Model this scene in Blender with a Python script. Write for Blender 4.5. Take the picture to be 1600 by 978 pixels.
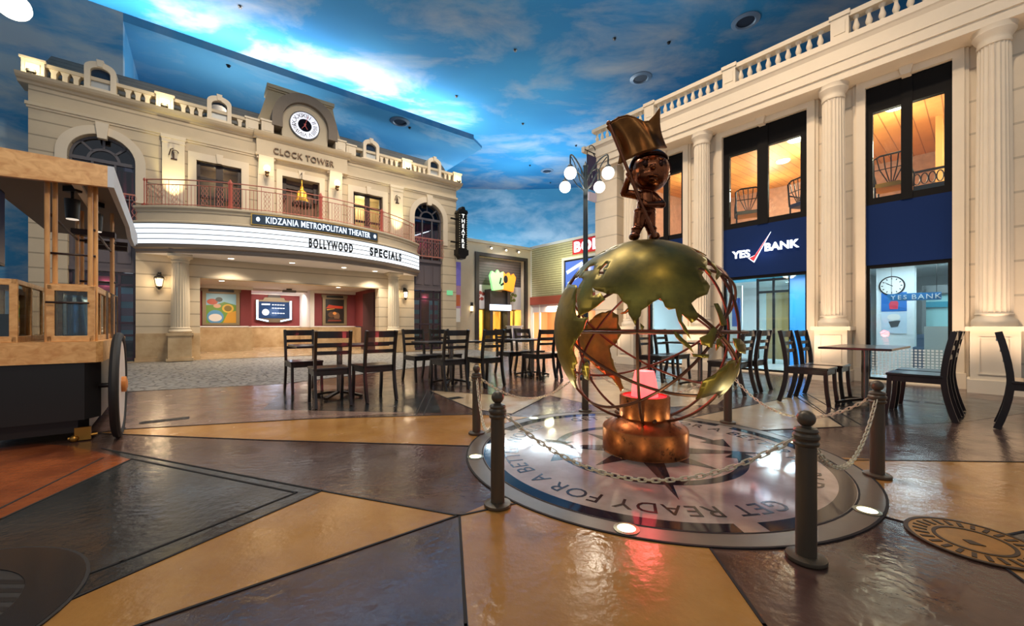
import bpy, bmesh, math, random
from math import pi, sin, cos, atan2, radians, sqrt, hypot
from mathutils import Vector, Matrix
from mathutils.geometry import delaunay_2d_cdt
random.seed(7)
S = bpy.context.scene
COL = S.collection
for _o in list(bpy.data.objects):
    bpy.data.objects.remove(_o)

# ------------------------------------------------------------------ camera
FPX = 620.0
cam_d = bpy.data.cameras.new('camera')
cam = bpy.data.objects.new('camera', cam_d)
COL.objects.link(cam)
cam.location = (0, 0, 1.0)
cam.rotation_euler = (pi / 2, 0, 0)
cam_d.sensor_fit = 'HORIZONTAL'
cam_d.sensor_width = 36.0
cam_d.lens = 36.0 * FPX / 1600
cam_d.shift_y = 21 / 1600
cam_d.clip_start = 0.05
cam_d.clip_end = 200
S.camera = cam

# ------------------------------------------------------------------ frames
UT = (0.7905, 0.6126)                 # along the theatre front
A_T = (-10.5, 11.07)
ANG_T = atan2(UT[1], UT[0])
UR = (0.654, -0.756)                  # along the bank front, towards the viewer
C_R = (6.026, 7.444)
ANG_R = atan2(UR[1], UR[0])

def TW(t, y, z=0.0):                  # theatre-local to world (y goes into the building)
    return Vector((A_T[0] + t * cos(ANG_T) - y * sin(ANG_T), A_T[1] + t * sin(ANG_T) + y * cos(ANG_T), z))

def RW(x, y, z=0.0):                  # bank-local to world
    return Vector((C_R[0] + x * cos(ANG_R) - y * sin(ANG_R), C_R[1] + x * sin(ANG_R) + y * cos(ANG_R), z))

# ------------------------------------------------------------------ world, exposure, large lights
S.view_settings.view_transform = 'Standard'
S.view_settings.look = 'None'
S.view_settings.gamma = 1.0
S.view_settings.use_curve_mapping = False
S.view_settings.exposure = 0.25
S.cycles.max_bounces = 8
S.cycles.diffuse_bounces = 3
S.cycles.glossy_bounces = 4
S.cycles.transparent_max_bounces = 12
S.cycles.sample_clamp_indirect = 6
S.cycles.caustics_reflective = False
S.cycles.caustics_refractive = False
W = bpy.data.worlds.new('world')
S.world = W
W.use_nodes = True
W.node_tree.nodes['Background'].inputs[0].default_value = (0.82, 0.90, 1.0, 1)
W.node_tree.nodes['Background'].inputs[1].default_value = 0.27

def srgb(c):
    def f(v):
        v /= 255.0
        return v / 12.92 if v <= 0.04045 else ((v + 0.055) / 1.055) ** 2.4
    return (f(c[0]), f(c[1]), f(c[2]), 1)

WARM = (1.0, 0.74, 0.45)
SOFT = (1.0, 0.86, 0.68)
COOL = (0.78, 0.90, 1.0)

def light(name, kind, loc, energy, color=(1, 1, 1), size=0.1, target=None, size_y=None, angle=100, blend=0.6):
    d = bpy.data.lights.new(name, kind)
    d.energy = energy
    d.color = color
    if kind == 'AREA':
        d.size = size
        if size_y:
            d.shape = 'RECTANGLE'
            d.size_y = size_y
    else:
        d.shadow_soft_size = size
    if kind == 'SPOT':
        d.spot_size = radians(angle)
        d.spot_blend = blend
    o = bpy.data.objects.new(name, d)
    COL.objects.link(o)
    o.location = loc
    if target is not None:
        o.rotation_euler = (Vector(target) - Vector(loc)).to_track_quat('-Z', 'Y').to_euler()
    return o

HC = 11.7                             # underside of the high painted ceiling
# cove tubes on top of the lowered ceiling, washing the high painted ceiling
for _t0, _w, _e in ((3.6, 8.0, 520), (9.6, 4.6, 330), (-3.2, 5.0, 220)):
    _l = light('cove_or_fill_light', 'AREA', TW(_t0, 2.9, 10.3), _e, (1.0, 0.98, 0.92), _w, size_y=0.15)
    _l.rotation_euler = (radians(-166), 0, ANG_T)
# cove behind the far shop copings, washing the ceiling
for _x, _y, _w, _e in ((-0.8, 25.4, 5.0, 420), (3.6, 24.3, 5.0, 420)):
    light('cove_or_fill_light', 'AREA', (_x, _y, 6.6), _e, (0.80, 0.93, 1.0), _w, size_y=0.3, target=(_x * 0.6, _y - 3.0, 11.7))
for _x, _y, _w in ((-2.2, 27.2, 5.0), (4.2, 26.6, 6.0)):
    light('added_wall_wash', 'AREA', (_x, _y, 5.6), 170, (0.86, 0.95, 1.0), _w, size_y=0.3, target=(_x * 1.1, 31.0, 8.0))  # unseen area lights added to lift the far painted wall
light('cove_or_fill_light', 'AREA', TW(5.5, 1.4, 8.0), 110, (0.9, 0.96, 1.0), 10.0, size_y=0.3, target=TW(5.5, 3.4, 10.0)).rotation_euler = (radians(152), 0, ANG_T)  # added fill hidden behind the theatre parapet, brightens the lowered ceiling
# unseen fill lights added over the bank roof and behind the viewer, for the ceiling
light('cove_or_fill_light', 'AREA', RW(-2.5, 1.6, 7.0), 110, (0.75, 0.88, 1.0), 6.0, size_y=0.3, target=RW(-3.0, -1.0, 11.7))
light('cove_or_fill_light', 'AREA', (-1.0, -2.5, 6.0), 190, (0.75, 0.90, 1.0), 8.0, size_y=0.4, target=(-0.5, 4.0, 11.7))
# the mall's ceiling downlights
for _x, _y, _e in ((7.9, 13.9, 500), (5.4, 16.6, 500), (2.4, 27.0, 600), (-3.4, 8.4, 1500), (-0.3, 8.6, 900), (1.0, 5.0, 350), (-1.5, 15.0, 800)):
    light('ceiling_downlight', 'SPOT', (_x, _y, HC - 0.15), _e, SOFT, 0.35, target=(_x, _y, 0), angle=110, blend=0.8)
# unseen spots added to brighten the two fronts, the cart and the near floor
for _p, _q, _e, _a in (((-3.5, 6.5, HC - 0.3), TW(1.2, 0, 4.8), 1500, 52), ((-0.5, 9.0, HC - 0.3), TW(7.0, 0, 4.8), 1700, 52), ((-2.0, 7.5, HC - 0.3), TW(4.2, 0, 6.0), 700, 46),
                       ((0.5, 5.0, HC - 0.3), RW(-2.0, 0, 3.6), 1900, 56), ((1.5, 1.5, HC - 0.3), RW(1.6, 0, 2.6), 1500, 50), ((0.8, -2.0, 5.2), (-3.7, 3.6, 1.3), 520, 34), ((0.3, 0.6, HC - 0.3), (-3.7, 3.4, 1.2), 1300, 26), ((2.0, -1.0, HC - 0.3), (0.6, 2.6, 0.0), 260, 40)):
    light('added_fill_spot', 'SPOT', _p, _e, (1.0, 0.83, 0.62) if _p[0] < 0.4 else (1.0, 0.76, 0.52), 0.3, target=_q, angle=_a, blend=0.9)

# ------------------------------------------------------------------ materials
MATS = {}

def M(name, col, rough=0.5, metal=0.0, emit=None, es=0.0, var=0.0, vs=3.0, bump=0.0, bs=40.0, col2=None, coat=0.0, spec=0.5, rvar=0.0):
    if name in MATS:
        return MATS[name]
    m = bpy.data.materials.new(name)
    m.use_nodes = True
    nt = m.node_tree
    b = nt.nodes['Principled BSDF']
    b.inputs['Base Color'].default_value = srgb(col)
    b.inputs['Roughness'].default_value = rough
    b.inputs['Metallic'].default_value = metal
    b.inputs['Specular IOR Level'].default_value = spec
    b.inputs['Coat Weight'].default_value = coat
    b.inputs['Coat Roughness'].default_value = 0.12
    if emit:
        b.inputs['Emission Color'].default_value = srgb(emit)
        b.inputs['Emission Strength'].default_value = es
    tc = nt.nodes.new('ShaderNodeTexCoord')
    if var or col2:
        n = nt.nodes.new('ShaderNodeTexNoise')
        n.inputs['Scale'].default_value = vs
        n.inputs['Detail'].default_value = 6
        n.inputs['Roughness'].default_value = 0.62
        nt.links.new(tc.outputs['Object'], n.inputs['Vector'])
        r = nt.nodes.new('ShaderNodeValToRGB')
        c = srgb(col)
        c2 = srgb(col2) if col2 else tuple(max(0, v * (1 - var)) for v in c[:3]) + (1,)
        c1 = c if col2 else tuple(min(1, v * (1 + var * 0.6)) for v in c[:3]) + (1,)
        r.color_ramp.elements[0].position = 0.32
        r.color_ramp.elements[0].color = c2
        r.color_ramp.elements[1].position = 0.68
        r.color_ramp.elements[1].color = c1
        nt.links.new(n.outputs['Fac'], r.inputs['Fac'])
        nt.links.new(r.outputs['Color'], b.inputs['Base Color'])
        if rvar:
            mr = nt.nodes.new('ShaderNodeMapRange')
            mr.inputs['From Min'].default_value = 0.3
            mr.inputs['From Max'].default_value = 0.7
            mr.inputs['To Min'].default_value = max(0.03, rough - rvar)
            mr.inputs['To Max'].default_value = min(1, rough + rvar)
            n3 = nt.nodes.new('ShaderNodeTexNoise')
            n3.inputs['Scale'].default_value = vs * 2.3
            n3.inputs['Detail'].default_value = 5
            nt.links.new(tc.outputs['Object'], n3.inputs['Vector'])
            nt.links.new(n3.outputs['Fac'], mr.inputs['Value'])
            nt.links.new(mr.outputs['Result'], b.inputs['Roughness'])
    if bump:
        n2 = nt.nodes.new('ShaderNodeTexNoise')
        n2.inputs['Scale'].default_value = bs
        n2.inputs['Detail'].default_value = 5
        nt.links.new(tc.outputs['Object'], n2.inputs['Vector'])
        bp = nt.nodes.new('ShaderNodeBump')
        bp.inputs['Strength'].default_value = bump
        bp.inputs['Distance'].default_value = 0.02
        nt.links.new(n2.outputs['Fac'], bp.inputs['Height'])
        nt.links.new(bp.outputs['Normal'], b.inputs['Normal'])
    MATS[name] = m
    return m

def glass(name, tint=(255, 255, 255), refl=0.06, rough=0.02):
    if name in MATS:
        return MATS[name]
    m = bpy.data.materials.new(name)
    m.use_nodes = True
    nt = m.node_tree
    nt.nodes.clear()
    out = nt.nodes.new('ShaderNodeOutputMaterial')
    mix = nt.nodes.new('ShaderNodeMixShader')
    tr = nt.nodes.new('ShaderNodeBsdfTransparent')
    tr.inputs[0].default_value = srgb(tint)
    gl = nt.nodes.new('ShaderNodeBsdfGlossy')
    gl.inputs['Roughness'].default_value = rough
    lw = nt.nodes.new('ShaderNodeFresnel')
    lw.inputs['IOR'].default_value = 1.45
    ad = nt.nodes.new('ShaderNodeMath')
    ad.operation = 'ADD'
    ad.use_clamp = True
    ad.inputs[1].default_value = refl
    nt.links.new(lw.outputs[0], ad.inputs[0])
    nt.links.new(ad.outputs[0], mix.inputs[0])
    nt.links.new(tr.outputs[0], mix.inputs[1])
    nt.links.new(gl.outputs[0], mix.inputs[2])
    nt.links.new(mix.outputs[0], out.inputs[0])
    MATS[name] = m
    return m

def jointed(name, col, pitch, off=0.0, col2=None, rough=0.7, depth=0.5, width=0.035, dark=0.6):
    """stone facing with horizontal channel joints every `pitch` metres"""
    m = M(name, col, rough, var=0.07, vs=1.6, col2=col2)
    nt = m.node_tree
    b = nt.nodes['Principled BSDF']
    tc = [n for n in nt.nodes if n.type == 'TEX_COORD'][0]
    sp = nt.nodes.new('ShaderNodeSeparateXYZ')
    nt.links.new(tc.outputs['Object'], sp.inputs[0])
    d = nt.nodes.new('ShaderNodeMath'); d.operation = 'MULTIPLY_ADD'
    d.inputs[1].default_value = 1 / pitch
    d.inputs[2].default_value = off
    nt.links.new(sp.outputs['Z'], d.inputs[0])
    fr = nt.nodes.new('ShaderNodeMath'); fr.operation = 'FRACT'
    nt.links.new(d.outputs[0], fr.inputs[0])
    lt = nt.nodes.new('ShaderNodeMath'); lt.operation = 'LESS_THAN'
    lt.inputs[1].default_value = width / pitch
    nt.links.new(fr.outputs[0], lt.inputs[0])
    src = b.inputs['Base Color'].links[0].from_socket
    mx = nt.nodes.new('ShaderNodeMix'); mx.data_type = 'RGBA'; mx.blend_type = 'MULTIPLY'
    nt.links.new(lt.outputs[0], mx.inputs['Factor'])
    nt.links.new(src, mx.inputs['A'])
    mx.inputs['B'].default_value = (dark, dark, dark, 1)
    nt.links.new(mx.outputs['Result'], b.inputs['Base Color'])
    iv = nt.nodes.new('ShaderNodeMath'); iv.operation = 'SUBTRACT'
    iv.inputs[0].default_value = 1
    nt.links.new(lt.outputs[0], iv.inputs[1])
    bp = nt.nodes.new('ShaderNodeBump')
    bp.inputs['Strength'].default_value = depth
    bp.inputs['Distance'].default_value = 0.02
    nt.links.new(iv.outputs[0], bp.inputs['Height'])
    nt.links.new(bp.outputs['Normal'], b.inputs['Normal'])
    return m

def wood(name, c1, c2, axis='Z', scale=6.0, rough=0.45, coat=0.2):
    if name in MATS:
        return MATS[name]
    m = M(name, c1, rough, coat=coat)
    nt = m.node_tree
    b = nt.nodes['Principled BSDF']
    tc = [n for n in nt.nodes if n.type == 'TEX_COORD'][0]
    mp = nt.nodes.new('ShaderNodeMapping')
    sc = {'X': (0.12, 1, 1), 'Y': (1, 0.12, 1), 'Z': (1, 1, 0.12)}[axis]
    mp.inputs['Scale'].default_value = tuple(v * scale for v in sc)
    n = nt.nodes.new('ShaderNodeTexNoise')
    n.inputs['Scale'].default_value = 3
    n.inputs['Detail'].default_value = 6
    n.inputs['Distortion'].default_value = 0.8
    r = nt.nodes.new('ShaderNodeValToRGB')
    r.color_ramp.elements[0].position = 0.35
    r.color_ramp.elements[0].color = srgb(c2)
    r.color_ramp.elements[1].position = 0.65
    r.color_ramp.elements[1].color = srgb(c1)
    nt.links.new(tc.outputs['Object'], mp.inputs['Vector'])
    nt.links.new(mp.outputs['Vector'], n.inputs['Vector'])
    nt.links.new(n.outputs['Fac'], r.inputs['Fac'])
    nt.links.new(r.outputs['Color'], b.inputs['Base Color'])
    return m

def sky(name, deep, mid, cloud, scale=0.16, seed=0.0, lo=0.44, hi=0.66, stretch=(1, 1.6, 1)):
    """hand-painted sky on plaster: blue field, wisps and puffs of cloud"""
    m = M(name, mid, 0.85)
    nt = m.node_tree
    b = nt.nodes['Principled BSDF']
    b.inputs['Specular IOR Level'].default_value = 0.15
    tc = [n for n in nt.nodes if n.type == 'TEX_COORD'][0]
    mp = nt.nodes.new('ShaderNodeMapping')
    mp.inputs['Location'].default_value = (seed, seed * 1.7, seed * 0.6)
    mp.inputs['Scale'].default_value = stretch
    nt.links.new(tc.outputs['Object'], mp.inputs['Vector'])
    n1 = nt.nodes.new('ShaderNodeTexNoise')
    n1.inputs['Scale'].default_value = scale
    n1.inputs['Detail'].default_value = 3
    r1 = nt.nodes.new('ShaderNodeValToRGB')
    r1.color_ramp.elements[0].position = 0.35
    r1.color_ramp.elements[0].color = srgb(deep)
    r1.color_ramp.elements[1].position = 0.7
    r1.color_ramp.elements[1].color = srgb(mid)
    n2 = nt.nodes.new('ShaderNodeTexNoise')
    n2.inputs['Scale'].default_value = scale * 2.6
    n2.inputs['Detail'].default_value = 9
    n2.inputs['Roughness'].default_value = 0.6
    n2.inputs['Distortion'].default_value = 0.35
    r2 = nt.nodes.new('ShaderNodeValToRGB')
    r2.color_ramp.elements[0].position = lo
    r2.color_ramp.elements[0].color = (0, 0, 0, 1)
    r2.color_ramp.elements[1].position = hi
    r2.color_ramp.elements[1].color = (1, 1, 1, 1)
    mx = nt.nodes.new('ShaderNodeMix'); mx.data_type = 'RGBA'
    mx.inputs['B'].default_value = srgb(cloud)
    nt.links.new(mp.outputs['Vector'], n1.inputs['Vector'])
    nt.links.new(mp.outputs['Vector'], n2.inputs['Vector'])
    nt.links.new(n1.outputs['Fac'], r1.inputs['Fac'])
    nt.links.new(n2.outputs['Fac'], r2.inputs['Fac'])
    nt.links.new(r1.outputs['Color'], mx.inputs['A'])
    ml = nt.nodes.new('ShaderNodeMath'); ml.operation = 'MULTIPLY'
    ml.inputs[1].default_value = 0.52
    nt.links.new(r2.outputs['Color'], ml.inputs[0])
    nt.links.new(ml.outputs[0], mx.inputs['Factor'])
    nt.links.new(mx.outputs['Result'], b.inputs['Base Color'])
    return m

def lines(name, col, col2, axis, pitch, width, rough=0.6, bump=0.4):
    """boards, slats or corrugation: thin lines repeating along one object axis"""
    m = M(name, col, rough, var=0.12, vs=4)
    nt = m.node_tree
    b = nt.nodes['Principled BSDF']
    tc = [n for n in nt.nodes if n.type == 'TEX_COORD'][0]
    sp = nt.nodes.new('ShaderNodeSeparateXYZ')
    nt.links.new(tc.outputs['Object'], sp.inputs[0])
    d = nt.nodes.new('ShaderNodeMath'); d.operation = 'MULTIPLY'
    d.inputs[1].default_value = 1 / pitch
    nt.links.new(sp.outputs[axis], d.inputs[0])
    fr = nt.nodes.new('ShaderNodeMath'); fr.operation = 'FRACT'
    nt.links.new(d.outputs[0], fr.inputs[0])
    lt = nt.nodes.new('ShaderNodeMath'); lt.operation = 'LESS_THAN'
    lt.inputs[1].default_value = width / pitch
    nt.links.new(fr.outputs[0], lt.inputs[0])
    src = b.inputs['Base Color'].links[0].from_socket
    mx = nt.nodes.new('ShaderNodeMix'); mx.data_type = 'RGBA'
    nt.links.new(lt.outputs[0], mx.inputs['Factor'])
    nt.links.new(src, mx.inputs['A'])
    mx.inputs['B'].default_value = srgb(col2)
    nt.links.new(mx.outputs['Result'], b.inputs['Base Color'])
    bp = nt.nodes.new('ShaderNodeBump')
    bp.inputs['Strength'].default_value = bump
    bp.inputs['Distance'].default_value = 0.02
    nt.links.new(fr.outputs[0], bp.inputs['Height'])
    nt.links.new(bp.outputs['Normal'], b.inputs['Normal'])
    return m

# ------------------------------------------------------------------ mesh builder
class MB:
    def __init__(s):
        s.v = []; s.f = []; s.mi = []; s.sm = []; s.cur = 0

    def add(s, vs, fs, smooth=False):
        k = len(s.v)
        s.v += [tuple(p) for p in vs]
        for f in fs:
            s.f.append([i + k for i in f]); s.mi.append(s.cur); s.sm.append(smooth)
        return s

    def box(s, x0, x1, y0, y1, z0, z1, mtx=None):
        vs = [Vector(p) for p in ((x0, y0, z0), (x1, y0, z0), (x1, y1, z0), (x0, y1, z0), (x0, y0, z1), (x1, y0, z1), (x1, y1, z1), (x0, y1, z1))]
        if mtx:
            vs = [mtx @ v for v in vs]
        return s.add(vs, [(0, 3, 2, 1), (4, 5, 6, 7), (0, 1, 5, 4), (1, 2, 6, 5), (2, 3, 7, 6), (3, 0, 4, 7)])

    def prism(s, poly, axis, a, b, mtx=None, smooth=False):
        n = len(poly)
        def P(p, h):
            v = Vector({'z': (p[0], p[1], h), 'y': (p[0], h, p[1]), 'x': (h, p[0], p[1])}[axis])
            return mtx @ v if mtx else v
        s.add([P(p, a) for p in poly] + [P(p, b) for p in poly], [list(range(n))[::-1], list(range(n, 2 * n))])
        s.add([P(p, a) for p in poly] + [P(p, b) for p in poly], [(i, (i + 1) % n, (i + 1) % n + n, i + n) for i in range(n)], smooth)
        return s

    def lathe(s, prof, c=(0, 0, 0), seg=24, flute=0, fd=0.0, smooth=True, mtx=None, cap=True):
        vs = []
        for r, z in prof:
            for i in range(seg):
                a = 2 * pi * i / seg
                rr = r
                if flute and r > 0:
                    rr = r - fd * abs(sin(a * flute / 2)) ** 0.7
                v = Vector((c[0] + rr * cos(a), c[1] + rr * sin(a), c[2] + z))
                vs.append(mtx @ v if mtx else v)
        fs = []
        for k in range(len(prof) - 1):
            for i in range(seg):
                j = (i + 1) % seg
                fs.append((k * seg + i, k * seg + j, (k + 1) * seg + j, (k + 1) * seg + i))
        s.add(vs, fs, smooth)
        if cap:
            s.add(vs[:seg], [list(range(seg))[::-1]])
            s.add(vs[-seg:], [list(range(seg))])
        return s

    def cyl(s, p, q, r, seg=12, r2=None, smooth=True):
        p = Vector(p); q = Vector(q)
        d = q - p
        m = Matrix.Translation(p) @ d.to_track_quat('Z', 'Y').to_matrix().to_4x4()
        return s.lathe([(r, 0), (r if r2 is None else r2, d.length)], seg=seg, mtx=m, smooth=smooth)

    def tube(s, pts, r, seg=8, closed=False, smooth=True, rect=None):
        pts = [Vector(p) for p in pts]
        n = len(pts)
        vs = []
        up0 = None
        for i, p in enumerate(pts):
            a = pts[(i - 1) % n] if (closed or i > 0) else p
            b = pts[(i + 1) % n] if (closed or i < n - 1) else p
            t = (b - a).normalized()
            if up0 is None:
                up0 = Vector((0, 0, 1)) if abs(t.z) < 0.9 else Vector((0, 1, 0))
            x = t.cross(up0)
            if x.length < 1e-5:
                x = t.orthogonal()
            x.normalize()
            u = x.cross(t).normalized()
            up0 = u
            if rect:
                for sx, su in ((-1, -1), (1, -1), (1, 1), (-1, 1)):
                    vs.append(p + x * sx * rect[0] / 2 + u * su * rect[1] / 2)
            else:
                rr = r[i] if isinstance(r, (list, tuple)) else r
                for k in range(seg):
                    an = 2 * pi * k / seg
                    vs.append(p + x * rr * cos(an) + u * rr * sin(an))
        sg = 4 if rect else seg
        fs = []
        for i in range(n if closed else n - 1):
            for k in range(sg):
                l = (k + 1) % sg
                j = (i + 1) % n
                fs.append((i * sg + k, i * sg + l, j * sg + l, j * sg + k))
        s.add(vs, fs, smooth and not rect)
        if not closed:
            s.add(vs[:sg], [list(range(sg))[::-1]])
            s.add(vs[-sg:], [list(range(sg))])
        return s

    def sphere(s, c, r, su=20, sv=12, sc=(1, 1, 1), mtx=None):
        vs = []
        c = Vector(c)
        for j in range(sv + 1):
            th = pi * j / sv
            for i in range(su):
                a = 2 * pi * i / su
                v = Vector((sin(th) * cos(a) * r * sc[0], sin(th) * sin(a) * r * sc[1], cos(th) * r * sc[2]))
                if mtx:
                    v = mtx @ v
                vs.append(c + v)
        fs = []
        for j in range(sv):
            for i in range(su):
                k = (i + 1) % su
                fs.append((j * su + i, (j + 1) * su + i, (j + 1) * su + k, j * su + k))
        return s.add(vs, fs, True)

    def plate(s, outline, holes, y0, y1):
        """wall slab in the x-z plane with openings, front face at y0"""
        pts = []; edges = []
        for loop in [outline] + holes:
            k = len(pts)
            pts += [Vector(p) for p in loop]
            edges += [(k + i, k + (i + 1) % len(loop)) for i in range(len(loop))]
        r = delaunay_2d_cdt(pts, edges, [], 0, 1e-5)
        P, F = r[0], r[2]
        def inside(p, poly):
            c = False
            n = len(poly)
            for i in range(n):
                a = poly[i]; b = poly[(i + 1) % n]
                if (a[1] > p[1]) != (b[1] > p[1]) and p[0] < (b[0] - a[0]) * (p[1] - a[1]) / (b[1] - a[1]) + a[0]:
                    c = not c
            return c
        keep = []
        for f in F:
            c = sum((P[i] for i in f), Vector((0, 0))) / len(f)
            if inside(c, outline) and not any(inside(c, h) for h in holes):
                keep.append(tuple(f))
        s.add([(p[0], y0, p[1]) for p in P], keep)
        s.add([(p[0], y1, p[1]) for p in P], [f[::-1] for f in keep])
        for loop in [outline] + holes:
            n = len(loop)
            s.add([(p[0], y0, p[1]) for p in loop] + [(p[0], y1, p[1]) for p in loop], [(i, (i + 1) % n, (i + 1) % n + n, i + n) for i in range(n)])
        return s

    def arc(s, cx, cy, prof, a0, a1, n=48, smooth=True):
        """sweep a closed (r,z) profile round a vertical axis; angle 0 points to -y"""
        k = len(prof)
        vs = []
        for i in range(n + 1):
            a = a0 + (a1 - a0) * i / n
            for r, z in prof:
                vs.append((cx + r * sin(a), cy - r * cos(a), z))
        fs = []
        for i in range(n):
            for j in range(k):
                l = (j + 1) % k
                fs.append((i * k + j, i * k + l, (i + 1) * k + l, (i + 1) * k + j))
        s.add(vs, fs, False)
        s.add(vs[:k], [list(range(k))])
        s.add(vs[-k:], [list(range(k))[::-1]])
        return s

    def mesh(s, name):
        me = bpy.data.meshes.new(name)
        me.from_pydata(s.v, [], s.f)
        me.polygons.foreach_set('material_index', s.mi)
        me.polygons.foreach_set('use_smooth', s.sm)
        bm = bmesh.new()
        bm.from_mesh(me)
        bmesh.ops.remove_doubles(bm, verts=bm.verts, dist=1e-5)
        bmesh.ops.recalc_face_normals(bm, faces=bm.faces)
        for e in bm.edges:
            if len(e.link_faces) == 2 and e.calc_face_angle(0) > 0.62:
                e.smooth = False
        bm.to_mesh(me)
        bm.free()
        return me

    def build(s, name, mats, parent=None, loc=None, rotz=None, bevel=0.0):
        o = bpy.data.objects.new(name, s.mesh(name))
        for m in (mats if isinstance(mats, (list, tuple)) else [mats]):
            o.data.materials.append(m)
        COL.objects.link(o)
        if parent:
            o.parent = parent
        if loc is not None:
            o.location = loc
        if rotz is not None:
            o.rotation_euler = (0, 0, rotz)
        if bevel:
            b = o.modifiers.new('bevel', 'BEVEL')
            b.width = bevel
            b.segments = 2
            b.limit_method = 'ANGLE'
            b.angle_limit = radians(40)
        return o

def tag(o, label=None, cat=None, group=None, kind=None):
    if label: o['label'] = label
    if cat: o['category'] = cat
    if group: o['group'] = group
    if kind: o['kind'] = kind
    return o

def empty(name, loc=(0, 0, 0), rotz=0.0, label=None, cat=None, group=None):
    o = bpy.data.objects.new(name, None)
    COL.objects.link(o)
    o.location = loc
    o.rotation_euler = (0, 0, rotz)
    o.empty_display_size = 0.1
    return tag(o, label, cat, group)

def copy_tree(o, parent=None):
    c = o.copy()
    COL.objects.link(c)
    if parent:
        c.parent = parent
    for ch in list(o.children):
        copy_tree(ch, c)
    return c

def text_geo(string, size, depth=0.01, spacing=1.0, bold=0.0):
    """lettering outlines as (verts, faces), centred on x and z, front towards -y"""
    cu = bpy.data.curves.new('lettering', 'FONT')
    cu.body = string
    cu.size = size
    cu.extrude = depth / 2
    cu.offset = bold
    cu.space_character = spacing
    cu.resolution_u = 3
    o = bpy.data.objects.new('lettering', cu)
    COL.objects.link(o)
    bpy.context.view_layer.update()
    me = bpy.data.meshes.new_from_object(o.evaluated_get(bpy.context.evaluated_depsgraph_get()))
    vs = [v.co.copy() for v in me.vertices]
    fs = [list(p.vertices) for p in me.polygons]
    bpy.data.objects.remove(o)
    bpy.data.curves.remove(cu)
    bpy.data.meshes.remove(me)
    xs = [v.x for v in vs]; ys = [v.y for v in vs]
    cx = (min(xs) + max(xs)) / 2; cy = (min(ys) + max(ys)) / 2
    w = max(xs) - min(xs); h = max(ys) - min(ys)
    return [Vector((v.x - cx, -v.z, v.y - cy)) for v in vs], fs, w, h

def put_text(mb, string, x, y, z, width=None, height=None, depth=0.01, spacing=1.0, bold=0.0, fn=None):
    vs, fs, w, h = text_geo(string, 1.0, 0.02, spacing, bold)
    sx = width / w if width else height / h
    sz = height / h if height else sx
    sy = depth / 0.02
    out = []
    for v in vs:
        p = Vector((x + v.x * sx, y + v.y * sy, z + v.z * sz))
        out.append(fn(p) if fn else p)
    mb.add(out, fs)
    return mb

def G(px, py):
    """a point of the floor seen at frame position (px, py) of the 1600x978 picture"""
    Y = FPX / (py - 510)
    return ((px - 800) / FPX * Y, Y)
# ------------------------------------------------------------------ colours used all over
CREAM = jointed('cream_stone_joints', (206, 190, 164), 0.37, 0.35)
CREAM_P = M('cream_plaster', (208, 193, 168), 0.65, var=0.05, vs=2)
CREAM_D = M('tan_plaster', (186, 168, 138), 0.7, var=0.06, vs=2)
IVORY = M('ivory_plaster', (226, 212, 190), 0.6, var=0.04, vs=2)
IVORY_J = jointed('ivory_stone_joints', (226, 212, 190), 0.52, 0.2, dark=0.72)
MARBLE = M('travertine', (205, 180, 142), 0.35, col2=(170, 140, 100), vs=2.2)
GREY_ST = M('grey_stone', (120, 108, 96), 0.6, var=0.1)
ROOF = lines('mansard_roof_tiles', (132, 126, 116), (100, 95, 88), 'Z', 0.12, 0.015)
NAVY = M('navy_metal', (28, 34, 46), 0.4, metal=0.2)
BLACK = M('black_metal', (22, 20, 20), 0.4, metal=0.3)
IRON = M('wrought_iron', (70, 52, 46), 0.5, metal=0.3)
SALMON = M('salmon_paint', (186, 96, 84), 0.5, var=0.08)
PINKIRON = M('red_brown_iron', (186, 118, 104), 0.5, metal=0.2)
REDWALL = M('crimson_plaster', (128, 54, 58), 0.7, var=0.06, vs=2)
CURTAIN = M('crimson_curtain', (150, 38, 58), 0.8, var=0.25, vs=6)
WHITE = M('white_paint', (232, 230, 226), 0.55)
LED = M('marquee_lightbox', (240, 245, 250), 0.4, emit=(236, 246, 255), es=0.85)
LAMPW = M('warm_lamp_glass', (255, 235, 200), 0.3, emit=(255, 226, 176), es=7)
LAMPD = M('downlight_lens', (255, 240, 215), 0.3, emit=(255, 238, 210), es=9)
GLOBEW = M('opal_lamp_globe', (255, 250, 240), 0.3, emit=(255, 247, 230), es=2.2)
DKGLASS = glass('dark_window_glass', (150, 150, 166), 0.08)
CLEAR = glass('clear_glass', (235, 244, 244), 0.03)
BROWNW = M('dark_brown_joinery', (48, 30, 26), 0.4, var=0.2)
GOLD = M('polished_brass', (200, 150, 60), 0.28, metal=1.0)

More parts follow.
